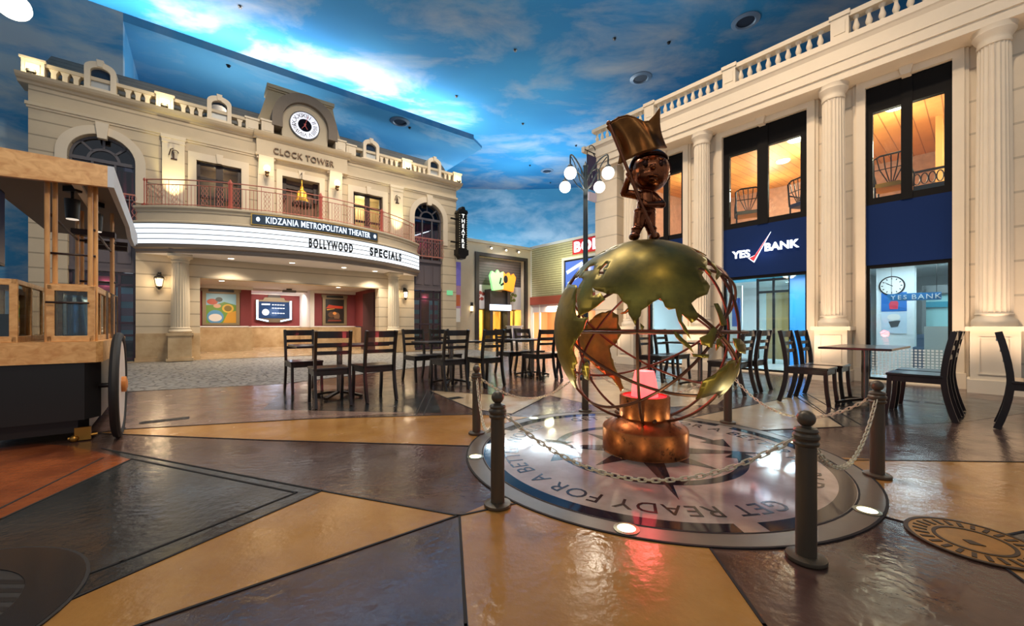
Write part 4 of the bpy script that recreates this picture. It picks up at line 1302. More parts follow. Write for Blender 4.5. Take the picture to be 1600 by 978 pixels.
# upstairs room with boarded wooden ceiling
m = MB(); m.box(XL + 0.3, XR, 0.56, 6.2, 3.08, 3.2)
m.build('upper_floor', M('upper_floor_wood', (150, 104, 66), 0.5), BK)
PLANK = lines('ceiling_planks', (206, 140, 76), (150, 92, 44), 'X', 0.22, 0.018, 0.5)
m = MB(); m.add([(XL + 0.3, 0.56, 5.25), (XR, 0.56, 5.25), (XR, 6.2, 5.7), (XL + 0.3, 6.2, 5.7), (XL + 0.3, 0.56, 5.35), (XR, 0.56, 5.35), (XR, 6.2, 5.8), (XL + 0.3, 6.2, 5.8)], [(0, 3, 2, 1), (4, 5, 6, 7), (0, 1, 5, 4), (2, 3, 7, 6)])
m.build('plank_ceiling', PLANK, BK)
m = MB(); m.box(XL + 0.3, XR, 6.1, 6.2, 3.2, 5.7); m.box(XL + 0.3, XL + 0.4, 0.56, 6.2, 3.2, 5.7); m.box(XR - 0.1, XR, 0.56, 6.2, 3.2, 5.7)
m.build('upper_wall', M('upper_wall_brick', (172, 128, 104), 0.7, var=0.2, vs=8), BK)
m = MB(); m.box(1.2, 1.3, 2.8, 6.1, 3.2, 5.45)
m.build('upper_partition', M('honey_plaster', (220, 170, 96), 0.6), BK)
for x, y, e in ((-1.0, 2.6, 70), (0.7, 1.8, 34), (-3.4, 2.2, 50), (-2.4, 4.6, 50), (2.2, 3.0, 40)):
    light('upper_room_light', 'POINT', RW(x, y, 4.7), e * 2.7, (1.0, 0.84, 0.6), 0.2)
k = 0
for x, y, lab in ((-0.95, 1.5, 'round ceiling light glowing in the left upper bank window'), (-1.6, 3.0, 'round ceiling light farther back in the left upper window'), (0.72, 1.3, 'round ceiling light glowing in the right upper bank window')):
    z = 5.25 + (y - 0.56) / 5.64 * 0.45
    r = empty('ceiling_lamp', RW(x, y, z), ANG_R, lab, 'lamp', 'ceiling lights in the upstairs room')
    m = MB(); m.lathe([(0.14, -0.045), (0.15, -0.03), (0.15, 0.01)], seg=20); m.build('lamp_lens', LAMPD, r)
    m = MB(); m.lathe([(0.17, -0.02), (0.17, 0.01), (0.15, 0.01), (0.15, -0.02)], seg=20, cap=False); m.build('lamp_ring', WHITE, r)
def bamboo_chair(x, y, rz, lab, seatm):
    r = empty('armchair', RW(x, y, 3.2), ANG_R + rz, lab, 'chair', 'ornate armchairs upstairs')
    m = MB(); m.box(-0.24, 0.24, -0.24, 0.24, 0.42, 0.5); m.build('seat', seatm, r)
    m = MB()
    m.tube([(-0.24, 0.24, 0.45), (-0.25, 0.27, 0.95), (-0.15, 0.28, 1.0), (0.15, 0.28, 1.0), (0.25, 0.27, 0.95), (0.24, 0.24, 0.45)], 0.018, 6)
    for i in range(-2, 3):
        m.tube([(0.08 * i * 0.3, 0.25, 0.5), (0.08 * i, 0.265, 0.75), (0.1 * i, 0.275, 0.98)], 0.01, 5)
    m.tube([(-0.24, 0.26, 0.75), (0.24, 0.26, 0.75)], 0.01, 5)
    m.build('backrest', BLACK, r)
    for sx in (-1, 1):
        m = MB(); m.tube([(sx * 0.25, 0.25, 0.7), (sx * 0.27, -0.2, 0.68), (sx * 0.26, -0.24, 0.45)], 0.015, 6); m.build('armrest', BLACK, r)
        for sy in (-1, 1):
            m = MB(); m.cyl((sx * 0.23, sy * 0.23, 0), (sx * 0.23, sy * 0.23, 0.44), 0.018, 6); m.build('leg', BLACK, r)
bamboo_chair(-1.78, 0.98, radians(200), 'black lattice armchair behind the left upper window', M('cream_seat', (220, 200, 160), 0.7))
bamboo_chair(-0.62, 1.1, radians(150), 'lattice armchair with blue seat at right of left upper window', M('blue_seat', (90, 110, 170), 0.7))
bamboo_chair(0.72, 0.98, radians(180), 'black lattice armchair with yellow seat behind right upper window', M('yellow_seat', (226, 180, 70), 0.7))
m = MB(); m.box(-0.25, 0.25, -0.02, 0.02, 0, 0.06); m.box(-0.25, 0.25, -0.02, 0.02, 0.3, 0.34)
for i in range(5): m.tube([(-0.2 + 0.1 * i + 0.045 * cos(j * pi / 8), 0, 0.18 + 0.1 * sin(j * pi / 8)) for j in range(16)], 0.01, 5, closed=True)
m.box(-0.26, 0.26, -0.03, 0.03, -0.4, 0)
tag(m.build('upper_railing', BLACK, None, RW(1.22, 1.3, 3.6), ANG_R), 'black looped railing seen in the right upper bank window', 'railing')

# bank hall on the ground floor
HALL = M('hall_white', (224, 232, 234), 0.5)
m = MB(); m.box(XL + 0.3, XR, 0.56, 5.6, 2.3, 2.42)
m.build('hall_ceiling', HALL, BK)
m = MB()
for x0, x1, y0, y1 in ((-2.6, -1.7, 0.9, 1.9), (-1.3, -0.2, 1.0, 2.0), (-2.8, -0.2, 2.5, 3.1), (0.1, 0.85, 0.8, 1.4), (-4, -3.0, 1, 2)):
    m.box(x0, x1, y0, y1, 2.27, 2.3)
m.build('ceiling_tray', M('tray_cyan', (70, 170, 205), 0.5, emit=(70, 190, 230), es=0.25), BK)
m = MB(); m.box(XL + 0.3, XR, 5.5, 5.6, 0.0, 2.3); m.box(XL + 0.3, XL + 0.4, 0.56, 5.6, 0, 2.3); m.box(XR - 0.1, XR, 0.56, 5.6, 0, 2.3); m.box(-0.05, 0.05, 2.6, 5.5, 0, 2.3)
m.build('hall_wall', HALL, BK)
m = MB(); m.box(0.38, 0.95, 1.9, 2.3, 0.0, 2.3)
m.build('hall_pillar', HALL, BK)
m = MB(); m.box(XL + 0.3, XR, 0.42, 5.6, 0.0, 0.022)
m.build('hall_floor', lines('hall_tiles', (214, 220, 220), (176, 186, 190), 'X', 0.3, 0.012, 0.15), BK)
hd = empty('hall_doors'); hd.parent = BK
m = MB()
for x in (-2.05, -1.68, -1.32, -0.88, -0.48):
    m.box(x - 0.025, x + 0.025, 2.5, 2.56, 0.02, 2.3)
m.box(-2.05, -0.48, 2.5, 2.56, 1.88, 1.94); m.box(-2.05, -0.48, 2.5, 2.56, 2.2, 2.26)
m.build('door_frame', FRM, hd)
m = MB(); m.box(-2.05, -0.48, 2.525, 2.535, 0.02, 2.2); m.build('door_pane', CLEAR, hd)
m = MB(); m.box(-1.3, -0.92, 2.42, 2.49, 0.02, 2.26)
m.build('blue_pillar_panel', M('sky_blue_laminate', (52, 140, 214), 0.35, emit=(40, 130, 220), es=0.2), hd)
for x0, x1, y0 in ((-2.05, -1.5, 3.2), (-0.86, -0.3, 3.3)):
    m = MB(); m.box(x0, x1, y0, y0 + 0.06, 0.1, 1.95); m.build('wood_panel', M('pale_beech', (214, 164, 100), 0.5), hd)
m = MB(); m.box(-0.9, -0.66, 3.1, 3.15, 0.1, 1.85); m.build('dark_door', M('dark_bronze_door', (62, 54, 48), 0.4), hd)
m = MB()
m.box(1.0, 2.2, 3.3, 3.36, 0.02, 1.7); m.cur = 1; m.box(1.0, 2.2, 3.24, 3.3, 1.42, 1.54); m.cur = 2; m.box(0.98, 1.04, 3.2, 3.36, 0.02, 1.9); m.box(1.0, 2.2, 3.2, 3.36, 1.72, 1.9)
m.build('glass_partition', [M('teal_glass', (150, 196, 196), 0.2), M('teal_sign', (40, 130, 150), 0.4), M('partition_grey', (110, 116, 116), 0.4)], hd)
m = MB(); m.box(0.05, 0.32, 1.6, 1.7, 0.05, 2.0); m.build('shelf_unit', M('dark_shelf', (52, 58, 62), 0.5), hd)
m = MB(); m.box(-2.3, -1.98, 1.2, 1.25, 0.02, 2.0); m.cur = 1; m.box(-2.2, -2.02, 1.18, 1.2, 1.0, 1.7)
m.build('side_panel', [HALL, M('royal_blue_print', (40, 90, 180), 0.4)], hd)
def fr(m, x0, x1, z0, z1, y):
    s_ = 0.05
    nx = int((x1 - x0) / s_); nz = int((z1 - z0) / s_)
    for i in range(nx):
        for j in range(nz):
            m.box(x0 + i * s_, x0 + i * s_ + 0.032, y, y + 0.004, z0 + j * s_, z0 + j * s_ + 0.032)
m = MB(); fr(m, 0.5, 1.42, 0.12, 0.62, 0.35)
m.build('frosted_squares', M('frost_white', (226, 236, 238), 0.6), BK)
m = MB(); m.box(1.12, 1.42, 1.2, 1.24, 0.05, 1.0); m.build('frosted_screen', M('frosted_screen', (196, 206, 208), 0.5), BK)
m = MB(); m.box(0.95, 1.3, 1.5, 2.0, 0.02, 0.6); m.box(1.0, 1.2, 1.6, 1.7, 0.6, 0.85); m.build('counter_desk', M('desk_slate', (70, 96, 122), 0.5), BK)
for x, y, e in ((-1.3, 1.4, 42), (-1.2, 3.9, 40), (0.9, 1.1, 16), (1.6, 2.4, 14), (-3.4, 1.8, 40)):
    light('hall_light', 'AREA', RW(x, y, 2.24), e * 1.7, COOL, 0.6, target=RW(x, y, 0))
hc = empty('hall_clock', RW(0.62, 1.9, 1.84), ANG_R, 'round white wall clock with black rim inside the bank', 'clock')
m = MB()
m.prism([(0.2 * cos(2 * pi * i / 40), 0.2 * sin(2 * pi * i / 40)) for i in range(40)] , 'y', -0.03, 0.0); m.build('clock_rim', BLACK, hc)
m = MB(); disc(m, 0.175, -0.036, -0.02); m.build('clock_face', WHITE, hc)
m = MB()
for i in range(12):
    a = 2 * pi * i / 12
    m.box(-0.008, 0.008, -0.04, -0.036, 0.13, 0.16, Matrix.Rotation(a, 4, 'Y'))
m.build('hour_marks', INK, hc)
for a, l in ((-60, 0.09), (-66 + 0, 0.0001), (305, 0.13)):
    if l > 0.01:
        m = MB(); m.prism([(-0.007, -0.02), (0.007, -0.02), (0.004, l), (-0.004, l)], 'y', -0.044, -0.04, mtx=Matrix.Rotation(radians(a), 4, 'Y')); m.build('clock_hand', INK, hc)
hp = empty('bank_poster', RW(0.65, 1.9, 0.86), ANG_R, 'blue and white poster on the white pillar inside the bank', 'poster')
m = MB(); m.box(-0.19, 0.19, -0.02, 0, 0, 0.84); m.build('poster_board', M('poster_pale', (196, 216, 232), 0.4), hp)
m = MB(); m.box(-0.19, 0.19, -0.025, -0.02, 0.45, 0.84); m.build('blue_field', M('poster_blue', (36, 110, 186), 0.4), hp)
m = MB(); m.prism([(0.0, 0.78), (-0.07, 0.6), (-0.06, 0.5), (0.06, 0.5), (0.07, 0.62)], 'y', -0.03, -0.025); m.build('red_mark', M('poster_red', (214, 66, 90), 0.4), hp)
m = MB(); m.prism([(0.1 * cos(i * pi / 8), 0.33 + 0.07 * sin(i * pi / 8)) for i in range(16)], 'y', -0.028, -0.02); m.build('white_mark', WHITE, hp)
m = MB(); m.prism([(-0.08, 0.24), (0.1, 0.26), (0.06, 0.14), (-0.04, 0.12)], 'y', -0.027, -0.02); m.build('dark_mark', M('poster_dark', (56, 62, 66), 0.5), hp)
ds = empty('bank_strip_sign', RW(0.98, 1.2, 1.56), ANG_R, 'translucent blue strip sign reading YES BANK hung inside the glass', 'sign')
m = MB(); m.box(-0.36, 0.36, 0, 0.012, -0.07, 0.07); m.build('strip_board', M('strip_blue', (40, 116, 176), 0.3), ds)
m = MB(); put_text(m, 'YES', -0.2, -0.006, 0, height=0.08, depth=0.008, spacing=1.4); put_text(m, 'BANK', 0.17, -0.006, 0, height=0.09, depth=0.008, spacing=1.2); m.build('lettering', M('strip_white', (220, 232, 240), 0.4), ds)
m = MB(); m.cyl((-0.3, 0.006, 0.07), (-0.3, 0.006, 0.74), 0.004, 5); m.cyl((0.3, 0.006, 0.07), (0.3, 0.006, 0.74), 0.004, 5); m.build('hanger', BLACK, ds)
# bracket sign on the far corner
hs = empty('bracket_sign', RW(-5.3, -0.06, 4.95), ANG_R, 'navy scroll edged hanging sign on the bank corner', 'sign')
m = MB(); m.box(-0.02, 0.02, -0.55, -0.12, -0.1, 0.85); m.build('sign_board', M('violet_navy', (44, 40, 84), 0.5), hs)
m = MB()
m.tube([(0, 0, 0.95), (0, -0.65, 0.95)], 0.015, 6); m.tube([(0, 0, 0.5), (0, -0.1, 0.8), (0, -0.3, 0.95)], 0.012, 6); m.tube([(0, -0.33 + 0.14 * cos(a), 1.05 + 0.1 * sin(a)) for a in [i * pi / 8 for i in range(9)]], 0.012, 6); m.tube([(0, -0.12, 0), (0, -0.12, 0.95)], 0.01, 5); m.tube([(0, -0.55, 0), (0, -0.55, 0.95)], 0.01, 5)
m.build('scroll_bracket', BLACK, hs)
m = MB(); m.box(-0.025, 0.025, -0.5, -0.16, -0.42, -0.18); m.build('lower_board', M('pale_lilac_board', (196, 190, 214), 0.5), hs)
# warm washes from the plinth uplights
for x, e in ((1.3, 95), (-0.2, 90), (2.6, 120), (-2.7, 90), (-4.8, 80)):
    light('front_uplight', 'SPOT', RW(x, -0.95, 0.15), e, (1.0, 0.72, 0.5), 0.15, target=RW(x - 0.1, 0.2, 3.4), angle=110, blend=0.9)
# ------------------------------------------------------------------ far shops
SH = empty('corner_shop', (1.26, 26.0, 0), ANG_T, 'far shop with tall dark portal, crown shaped sign and lit doors', 'building')
# local x from -6 (behind the theatre) to 0 (corner)
m = MB()
m.plate([(-6.5, 0), (0, 0), (0, 6.1), (-6.5, 6.1)], [rect(-4.1, -0.55, 0.02, 5.2)], 0, 0.4)
m.box(-6.5, 0.05, -0.1, 0.1, 5.95, 6.12)
m.build('facade_wall', CREAM_P, SH)
m = MB(); m.plate(rect(-4.35, -0.35, 0, 5.4), [rect(-4.1, -0.55, 0.01, 5.2)], -0.08, 0.1)
m.build('portal_frame', M('portal_dark', (58, 50, 46), 0.5), SH)
m = MB(); m.box(-4.1, 0.3, 0.9, 1.0, 2.1, 3.6)
m.build('white_fascia', M('shop_white', (214, 206, 204), 0.6), SH)
m = MB(); m.add([(-4.1, 0.4, 5.2), (0.2, 0.4, 5.2), (0.2, 0.95, 3.6), (-4.1, 0.95, 3.6)], [(0, 1, 2, 3)]); m.box(-4.1, 0.3, 0.95, 1.0, 3.5, 5.3)
m.build('slat_canopy', lines('grey_slats', (104, 96, 96), (64, 60, 62), 'Z', 0.16, 0.03, 0.5), SH)
m = MB(); m.box(-4.1, 0.1, 3.6, 3.7, 0, 2.7); m.box(-4.1, 0.1, 1.0, 3.7, 2.6, 2.7); m.box(-4.2, -4.1, 0.4, 3.7, 0, 2.7); m.box(0.0, 0.1, 0.9, 3.7, 0, 2.7)
m.build('shop_interior', M('shop_yellow', (224, 184, 96), 0.6), SH)
m = MB()
for x in (-3.95, -3.1, -2.8, -1.75, -1.4, -0.7):
    m.box(x - 0.04, x + 0.04, 0.95, 1.05, 0, 2.1)
m.box(-4.1, -0.55, 0.95, 1.05, 2.02, 2.14); m.box(-4.1, -0.55, 0.95, 1.05, 0.0, 0.1)
m.build('door_frame', M('gilt_frame', (196, 158, 70), 0.4, metal=0.3), SH)
m = MB(); m.box(-4.0, -0.6, 0.98, 1.0, 0.1, 2.05); m.build('shop_pane', CLEAR, SH)
m = MB(); m.box(-3.06, -2.84, 0.3, 0.95, 0.0, 3.3); m.box(-1.72, -1.5, 0.3, 0.95, 0.0, 3.3); m.box(-2.84, -1.72, 0.5, 0.95, 2.35, 3.2); m.box(-2.84, -1.72, 0.4, 0.95, 1.95, 2.4)
m.build('door_surround', M('portal_dark', (58, 50, 46)), SH)
m = MB(); m.box(-3.1, -1.46, 0.24, 0.3, 2.0, 2.36)
m.build('lit_strip', M('strip_lightbox', (226, 236, 250), 0.4, emit=(200, 222, 255), es=1.6), SH)
cs = empty('crown_sign', TW(0, 0), 0, 'glowing crown shaped shop sign in green and orange', 'sign')
cs.location = SH.matrix_basis @ Vector((0, 0, 0)); cs.location = (1.26, 26.0, 0); cs.rotation_euler = (0, 0, ANG_T)
m = MB(); CM = Matrix.Translation((-0.48, 0, 0)) @ Matrix.Diagonal((0.95, 1, 1, 1))
m.prism([(-2.62, 3.2), (-1.8, 3.32), (-1.8, 4.42), (-2.05, 4.3), (-2.25, 4.5), (-2.4, 4.25), (-2.7, 4.4), (-2.85, 4.1)], 'y', 0.1, 0.28, CM)
m.build('green_half', M('sign_lime', (150, 214, 120), 0.4, emit=(150, 230, 150), es=0.9), cs)
m = MB()
m.prism([(-1.8, 3.32), (-0.98, 3.2), (-0.75, 4.1), (-0.95, 4.35), (-1.15, 4.15), (-1.35, 4.4), (-1.55, 4.2), (-1.8, 4.42)], 'y', 0.1, 0.28, CM)
m.build('orange_half', M('sign_orange', (236, 140, 44), 0.4, emit=(250, 140, 30), es=0.8), cs)
m = MB()
m.prism(blob(-1.62, 3.95, 0.17, 0.24), 'y', 0.08, 0.1, CM); m.prism([(-2.15, 3.65), (-2.05, 3.6), (-1.95, 4.0), (-2.05, 4.02)], 'y', 0.08, 0.1, CM); m.prism([(-2.0, 3.5), (-1.75, 3.62), (-1.8, 3.75), (-2.05, 3.6)], 'y', 0.08, 0.1, CM)
m.build('black_mark', INK, cs)
for x, z, colr, lab in ((-3.55, 2.9, (150, 66, 56), 'red splash motif on the white fascia left of the crown sign'), (-1.0, 2.9, (110, 120, 60), 'green splash motif on the white fascia right of the crown sign')):
    m = MB()
    for i in range(9):
        a = i * 2.4; r_ = 0.09 * sqrt(i) * 1.6
        m.prism(blob(x + r_ * cos(a), z + r_ * sin(a), 0.13, 0.11, 9), 'y', 0.885, 0.899)
    o = m.build('splash_motif', M('splash_%d' % colr[0], colr, 0.5), None, (1.26, 26.0, 0), ANG_T)
    tag(o, lab, 'decoration')
m = MB(); m.box(-1.4, -0.7, 1.5, 1.6, 0, 1.9)
m.build('red_display', M('shop_red', (206, 60, 52), 0.5), SH)
light('shop_light', 'AREA', (-1.96, 26.4, 2.5), 300, (1, 0.82, 0.5), 1.5, target=(-1.96, 26.4, 0))
light('added_fascia_fill', 'SPOT', (0.2, 22.6, 5.9), 500, (1, 0.95, 0.9), 0.2, target=(-0.9, 25.2, 2.8), angle=80)  # fill in mid-air without a fitting, added to brighten the white fascia
k = 0
for x in (-3.3, -2.2, -1.2):
    r = empty('spot_lamp', (1.26 + x * cos(ANG_T), 26 + x * sin(ANG_T), 5.75), ANG_T, ('leftmost', 'middle', 'rightmost')[k] + ' small round spotlight on the far shop coping', 'lamp', 'spotlights on the far shop coping'); k += 1
    m = MB(); m.lathe([(0.06, 0), (0.09, 0.08), (0.09, 0.12)], (0, -0.16, -0.06), 12); m.box(-0.02, 0.02, -0.16, -0.1, 0.0, 0.04); m.build('lamp_body', GREY_ST, r)
    m = MB(); m.sphere((0, -0.2, -0.05), 0.06, 10, 6); m.build('lamp_lens', LAMPW, r)
# corrugated shop to the right
PH = empty('corrugated_shop', (1.26, 26.0, 0), ANG_R, 'far shop clad in pale corrugated sheet with red sign and wide screen', 'building')
m = MB()
m.plate(rect(0, 8, 2.9, 6.1), [rect(2.8, 5.9, 3.1, 5.0)], 0, 0.3)
m.build('corrugated_cladding', lines('corrugated_sheet', (206, 200, 160), (150, 146, 112), 'Z', 0.14, 0.045, 0.5, 0.8), PH)
m = MB(); m.box(-0.1, 8, -0.06, 0.2, 6.05, 6.2); m.box(-0.1, 0.05, -0.06, 0.2, 0, 6.2); m.plate(rect(2.7, 6.0, 3.0, 5.1), [rect(2.85, 5.85, 3.15, 4.95)], -0.04, 0.1)
m.build('white_trim', WHITE, PH)
m = MB(); m.box(0, 8, -0.12, 0.3, 2.4, 2.9)
m.build('red_band', M('brick_red_band', (176, 84, 66), 0.6), PH)
m = MB(); m.box(2.8, 5.9, 0.05, 0.12, 3.1, 5.0); m.cur = 1; m.box(2.95, 5.75, 0.02, 0.05, 3.25, 4.85)
m.cur = 2
m.prism([(3.0, 4.3), (4.2, 4.75), (4.3, 4.6), (3.1, 4.1)], 'y', 0.01, 0.02); m.prism([(3.1, 3.6), (4.6, 4.3), (4.7, 4.2), (3.2, 3.5)], 'y', 0.01, 0.02)
m.build('video_screen', [BLACK, M('screen_blue', (70, 96, 170), 0.2, emit=(70, 100, 190), es=0.8), M('screen_pale', (190, 205, 235), 0.2, emit=(190, 205, 240), es=0.8)], PH)
m = MB(); m.box(-0.06, 8, 1.5, 1.6, 0, 2.4); m.box(-0.06, 0.02, 0.2, 1.5, 0, 2.4); m.box(0, 8, 0.3, 1.6, 2.4, 2.5); m.build('shop_back', M('peach_display', (214, 160, 110), 0.6), PH)
m = MB(); m.box(0, 8, 0.02, 0.1, 1.9, 2.4); m.cur = 1
for x in (0.1, 0.75, 2.3, 4.0): m.box(x - 0.05, x + 0.05, 0.0, 0.1, 0, 2.4)
m.cur = 2; m.box(2.9, 3.5, 0.0, 0.06, 1.95, 2.3)
m.build('shopfront', [M('shop_pearl', (214, 204, 206), 0.5), WHITE, M('strip_lightbox', (226, 236, 250))], PH)
m = MB()
for i in range(7): m.box(1.1 + 0.05 * (i % 2), 1.5 + 0.05 * (i % 2), 1.2, 1.4, 0.3 + i * 0.22, 0.45 + i * 0.22)
m.build('red_white_display', M('candy_red', (210, 70, 60), 0.5), PH)
light('shop_light', 'AREA', (3.0, 24.6, 2.3), 220, (1, 0.8, 0.6), 1.5, target=(3.2, 24.8, 0))
light('added_fascia_fill', 'POINT', (2.2, 22.6, 4.6), 120, (1.0, 0.95, 0.6), 0.3)  # added fill in mid-air before the corrugated front, no fitting
bo = empty('shop_sign', (1.26, 26.0, 0), ANG_R, 'red sign with white block letters BOL on corrugated wall', 'sign')
m = MB(); m.box(3.6, 7.0, -0.1, -0.02, 5.2, 6.0); m.build('sign_board', M('sign_red', (190, 40, 44), 0.4, emit=(220, 40, 44), es=0.35), bo)
m = MB(); put_text(m, 'BOL', 4.62, -0.12, 5.6, width=1.75, height=0.62, depth=0.04, bold=0.04, spacing=1.15); m.build('lettering', LIT, bo)
# wall lamps of the far shop
m = MB(); m.box(-0.05, 0.05, -0.12, 0, -0.12, 0.1); m.cur = 1; m.box(-0.04, 0.04, -0.11, -0.01, -0.4, -0.12); m.cur = 0; m.box(-0.05, 0.05, -0.12, 0, -0.46, -0.4)
o = m.build('wall_lamp', [BLACK, LAMPW], None, (1.26 - 4.6 * cos(ANG_T) + 0.0, 26 - 4.6 * sin(ANG_T) - 0.0, 2.3), ANG_T)
tag(o, 'slim lit wall lamp left of the far shop portal', 'lamp')
m = MB(); m.box(-0.4, 0.4, -0.25, 0.25, 0, 1.0); m.cur = 1; m.box(-0.3, 0.3, -0.26, -0.25, 0.25, 0.9); m.cur = 0; m.box(-0.45, 0.45, -0.3, 0.3, 1.0, 1.05)
o = m.build('display_kiosk', [M('kiosk_white', (206, 210, 220), 0.5), M('kiosk_slate', (70, 74, 104), 0.4)], None, (-0.35 + 0.5, 24.4, 0), ANG_T)
tag(o, 'small white kiosk with slate panel at far shop corner', 'kiosk')

# ------------------------------------------------------------------ ceiling fittings
k = 0
for px_, py_, z, r_, lab in ((1165, 33, HC, 0.45, 'round recessed ceiling vent above the right balustrade, nearest one'), (1001, 122, HC, 0.45, 'round recessed ceiling vent left of the nearest vent, over the flag'), (855, 267, HC, 0.45, 'small looking round ceiling vent left of the street lamp, farthest'), (625, 190, 10.0, 0.42, 'blue round ceiling vent above the theatre roof, right of clock')):
    y = FPX * (z - 1) / (510 - py_); x = (px_ - 800) / FPX * y
    r = empty('ceiling_vent', (x, y, z), 0, lab, 'vent', 'round ceiling vents')
    m = MB(); m.lathe([(r_ * 0.62, -0.02), (r_ * 0.7, -0.06), (r_, -0.02), (r_, 0.0)], seg=28, cap=False); m.build('vent_ring', M('vent_blue_grey', (96, 120, 146), 0.4), r)
    m = MB(); m.lathe([(r_ * 0.62, -0.01), (r_ * 0.62, 0.0)], seg=28); m.build('vent_core', M('vent_dark', (24, 38, 58), 0.5), r)
sp = None
for px_, py_, z in ((357, 102, 10.0), (375, 10, HC), (805, 78, HC), (713, 150, HC), (817, 193, HC), (900, 227, HC), (828, 258, HC), (750, 232, HC), (960, 60, HC), (1045, 66, HC), (640, 199, 10.0), (860, 285, HC), (98, 17, HC)):
    Y = FPX * (z - 1) / (510 - py_)
    p = ((px_ - 800) / FPX * Y, Y, z)
    if sp is None:
        m = MB(); m.lathe([(0.0, -0.07), (0.05, -0.06), (0.02, -0.045), (0.02, -0.02), (0.07, -0.01), (0.07, 0)], seg=12)
        sp = m.build('sprinkler_head', BLACK); q = sp
    else:
        q = sp.copy(); COL.objects.link(q)
    q.location = p
    tag(q, 'small dark sprinkler head on the painted sky ceiling', 'sprinkler', 'sprinkler heads on the painted ceiling')

# ------------------------------------------------------------------ street lamps
def street_lamp(x, y, lab, e):
    r = empty('street_lamp', (x, y, 0), 0, lab, 'lamp', 'four globe street lamps')
    PO = M('lamp_post_green', (52, 62, 68), 0.4, metal=0.4)
    m = MB(); m.lathe([(0.13, 0), (0.13, 0.05), (0.09, 0.08), (0.08, 0.4), (0.06, 0.45), (0.055, 1.9), (0.065, 1.93), (0.06, 1.97), (0.05, 2.0), (0.042, 3.55), (0.055, 3.58), (0.045, 3.62), (0.04, 4.0), (0.05, 4.03), (0.02, 4.08), (0.0, 4.13)], seg=16)
    m.build('post', PO, r)
    for i, (sx, sy) in enumerate(((-1, -1), (1, -1), (-1, 1), (1, 1))):
        hx, hy = 0.34 * sx, 0.36 * sy
        m = MB()
        pts = [(0, 0, 3.6)] + [(hx * (0.5 - 0.5 * cos(pi * k_ / 10)), hy * (0.5 - 0.5 * cos(pi * k_ / 10)), 3.6 + 0.5 * sin(pi * k_ / 10 * 0.62)) for k_ in range(1, 11)] + [(hx, hy, 3.9)]
        m.tube(pts, 0.014, 6)
        m.tube([(0, 0, 3.55), (hx * 0.4, hy * 0.4, 3.72), (hx * 0.75, hy * 0.75, 3.98), (hx * 0.95, hy * 0.95, 4.06)], 0.01, 5)
        for q in (0.3, 0.5, 0.7):
            m.tube([(hx * q, hy * q, 3.86 + 0.12 * q), (hx * q * 0.9, hy * q * 0.9, 3.66 + q * 0.4)], 0.007, 4)
        m.lathe([(0.05, 0.1), (0.055, 0.12), (0.02, 0.16)], (hx, hy, 3.76), 12)
        m.build('arm', PO, r)
        m = MB(); m.sphere((hx, hy, 3.76), 0.112, 20, 12); m.build('lamp_globe', GLOBEW, r)
    light('street_lamp_light', 'POINT', (x, y, 3.45), e, SOFT, 0.3)
street_lamp(1.39, 7.5, 'dark street lamp with four white globes behind the globe sculpture', 60)
street_lamp(-4.63, 3.05, 'street lamp at the upper left edge showing one white globe', 60)

# ------------------------------------------------------------------ tables and chairs
WENGE = wood('wenge_wood', (36, 25, 23), (18, 13, 12), 'Z', 4, 0.32, 0.35)
def make_chair():
    r = empty('dining_chair', (0, 0, 0), 0, 'x', 'chair')
    m = MB(); m.prism([(-0.22, -0.21), (0.22, -0.21), (0.225, 0.23), (-0.225, 0.23)], 'z', 0.445, 0.475)
    m.build('seat', WENGE, r, bevel=0.006)
    m = MB()
    m.box(-0.2, 0.2, 0.19, 0.215, 0.385, 0.445); m.box(-0.2, 0.2, -0.215, -0.19, 0.385, 0.445); m.box(-0.212, -0.187, -0.2, 0.2, 0.385, 0.445); m.box(0.187, 0.212, -0.2, 0.2, 0.385, 0.445)
    m.build('seat_apron', WENGE, r)
    def yb(z):
        return -0.215 - 0.085 * ((0.45 - z) / 0.45) ** 1.7 if z < 0.45 else -0.215 - 0.075 * ((z - 0.45) / 0.49) ** 1.6
    for sx in (-1, 1):
        m = MB(); m.tube([(sx * 0.2, yb(z), z) for z in [0.0, 0.1, 0.2, 0.3, 0.4, 0.45, 0.55, 0.65, 0.75, 0.85, 0.94]], 0, rect=(0.032, 0.05)); m.build('rear_leg', WENGE, r)
        m = MB(); m.tube([(sx * 0.2, 0.2 + 0.035 * ((0.45 - z) / 0.45) ** 2, z) for z in [0.0, 0.1, 0.2, 0.3, 0.445]], 0, rect=(0.034, 0.04)); m.build('front_leg', WENGE, r)
    for z0, z1 in ((0.85, 0.935), (0.745, 0.79), (0.645, 0.69)):
        m = MB()
        n = 8
        zc = (z0 + z1) / 2
        pts = [(-0.19 + 0.38 * i / n, yb(zc) - 0.018 * sin(pi * i / n), zc) for i in range(n + 1)]
        m.tube(pts, 0, rect=(0.022, z1 - z0))
        m.build('back_slat', WENGE, r)
    return r
CH0 = make_chair()
_used = [False]
def chair(back, facing, lab, jit=0.0):
    """back: floor point midway between the rear feet; facing: 'far' or 'near' relative to the theatre grid"""
    rz = radians(39) + (pi if facing == 'near' else 0) + radians(jit)
    f = (-sin(rz), cos(rz))
    if not _used[0]:
        o = CH0; _used[0] = True
    else:
        o = copy_tree(CH0)
    o.location = (back[0] + 0.29 * f[0], back[1] + 0.29 * f[1], 0.005)
    o.rotation_euler = (0, 0, rz)
    tag(o, lab, 'chair', 'dark ladder back cafe chairs')
    return o
CHROME = M('brushed_steel', (150, 140, 130), 0.25, metal=1.0)
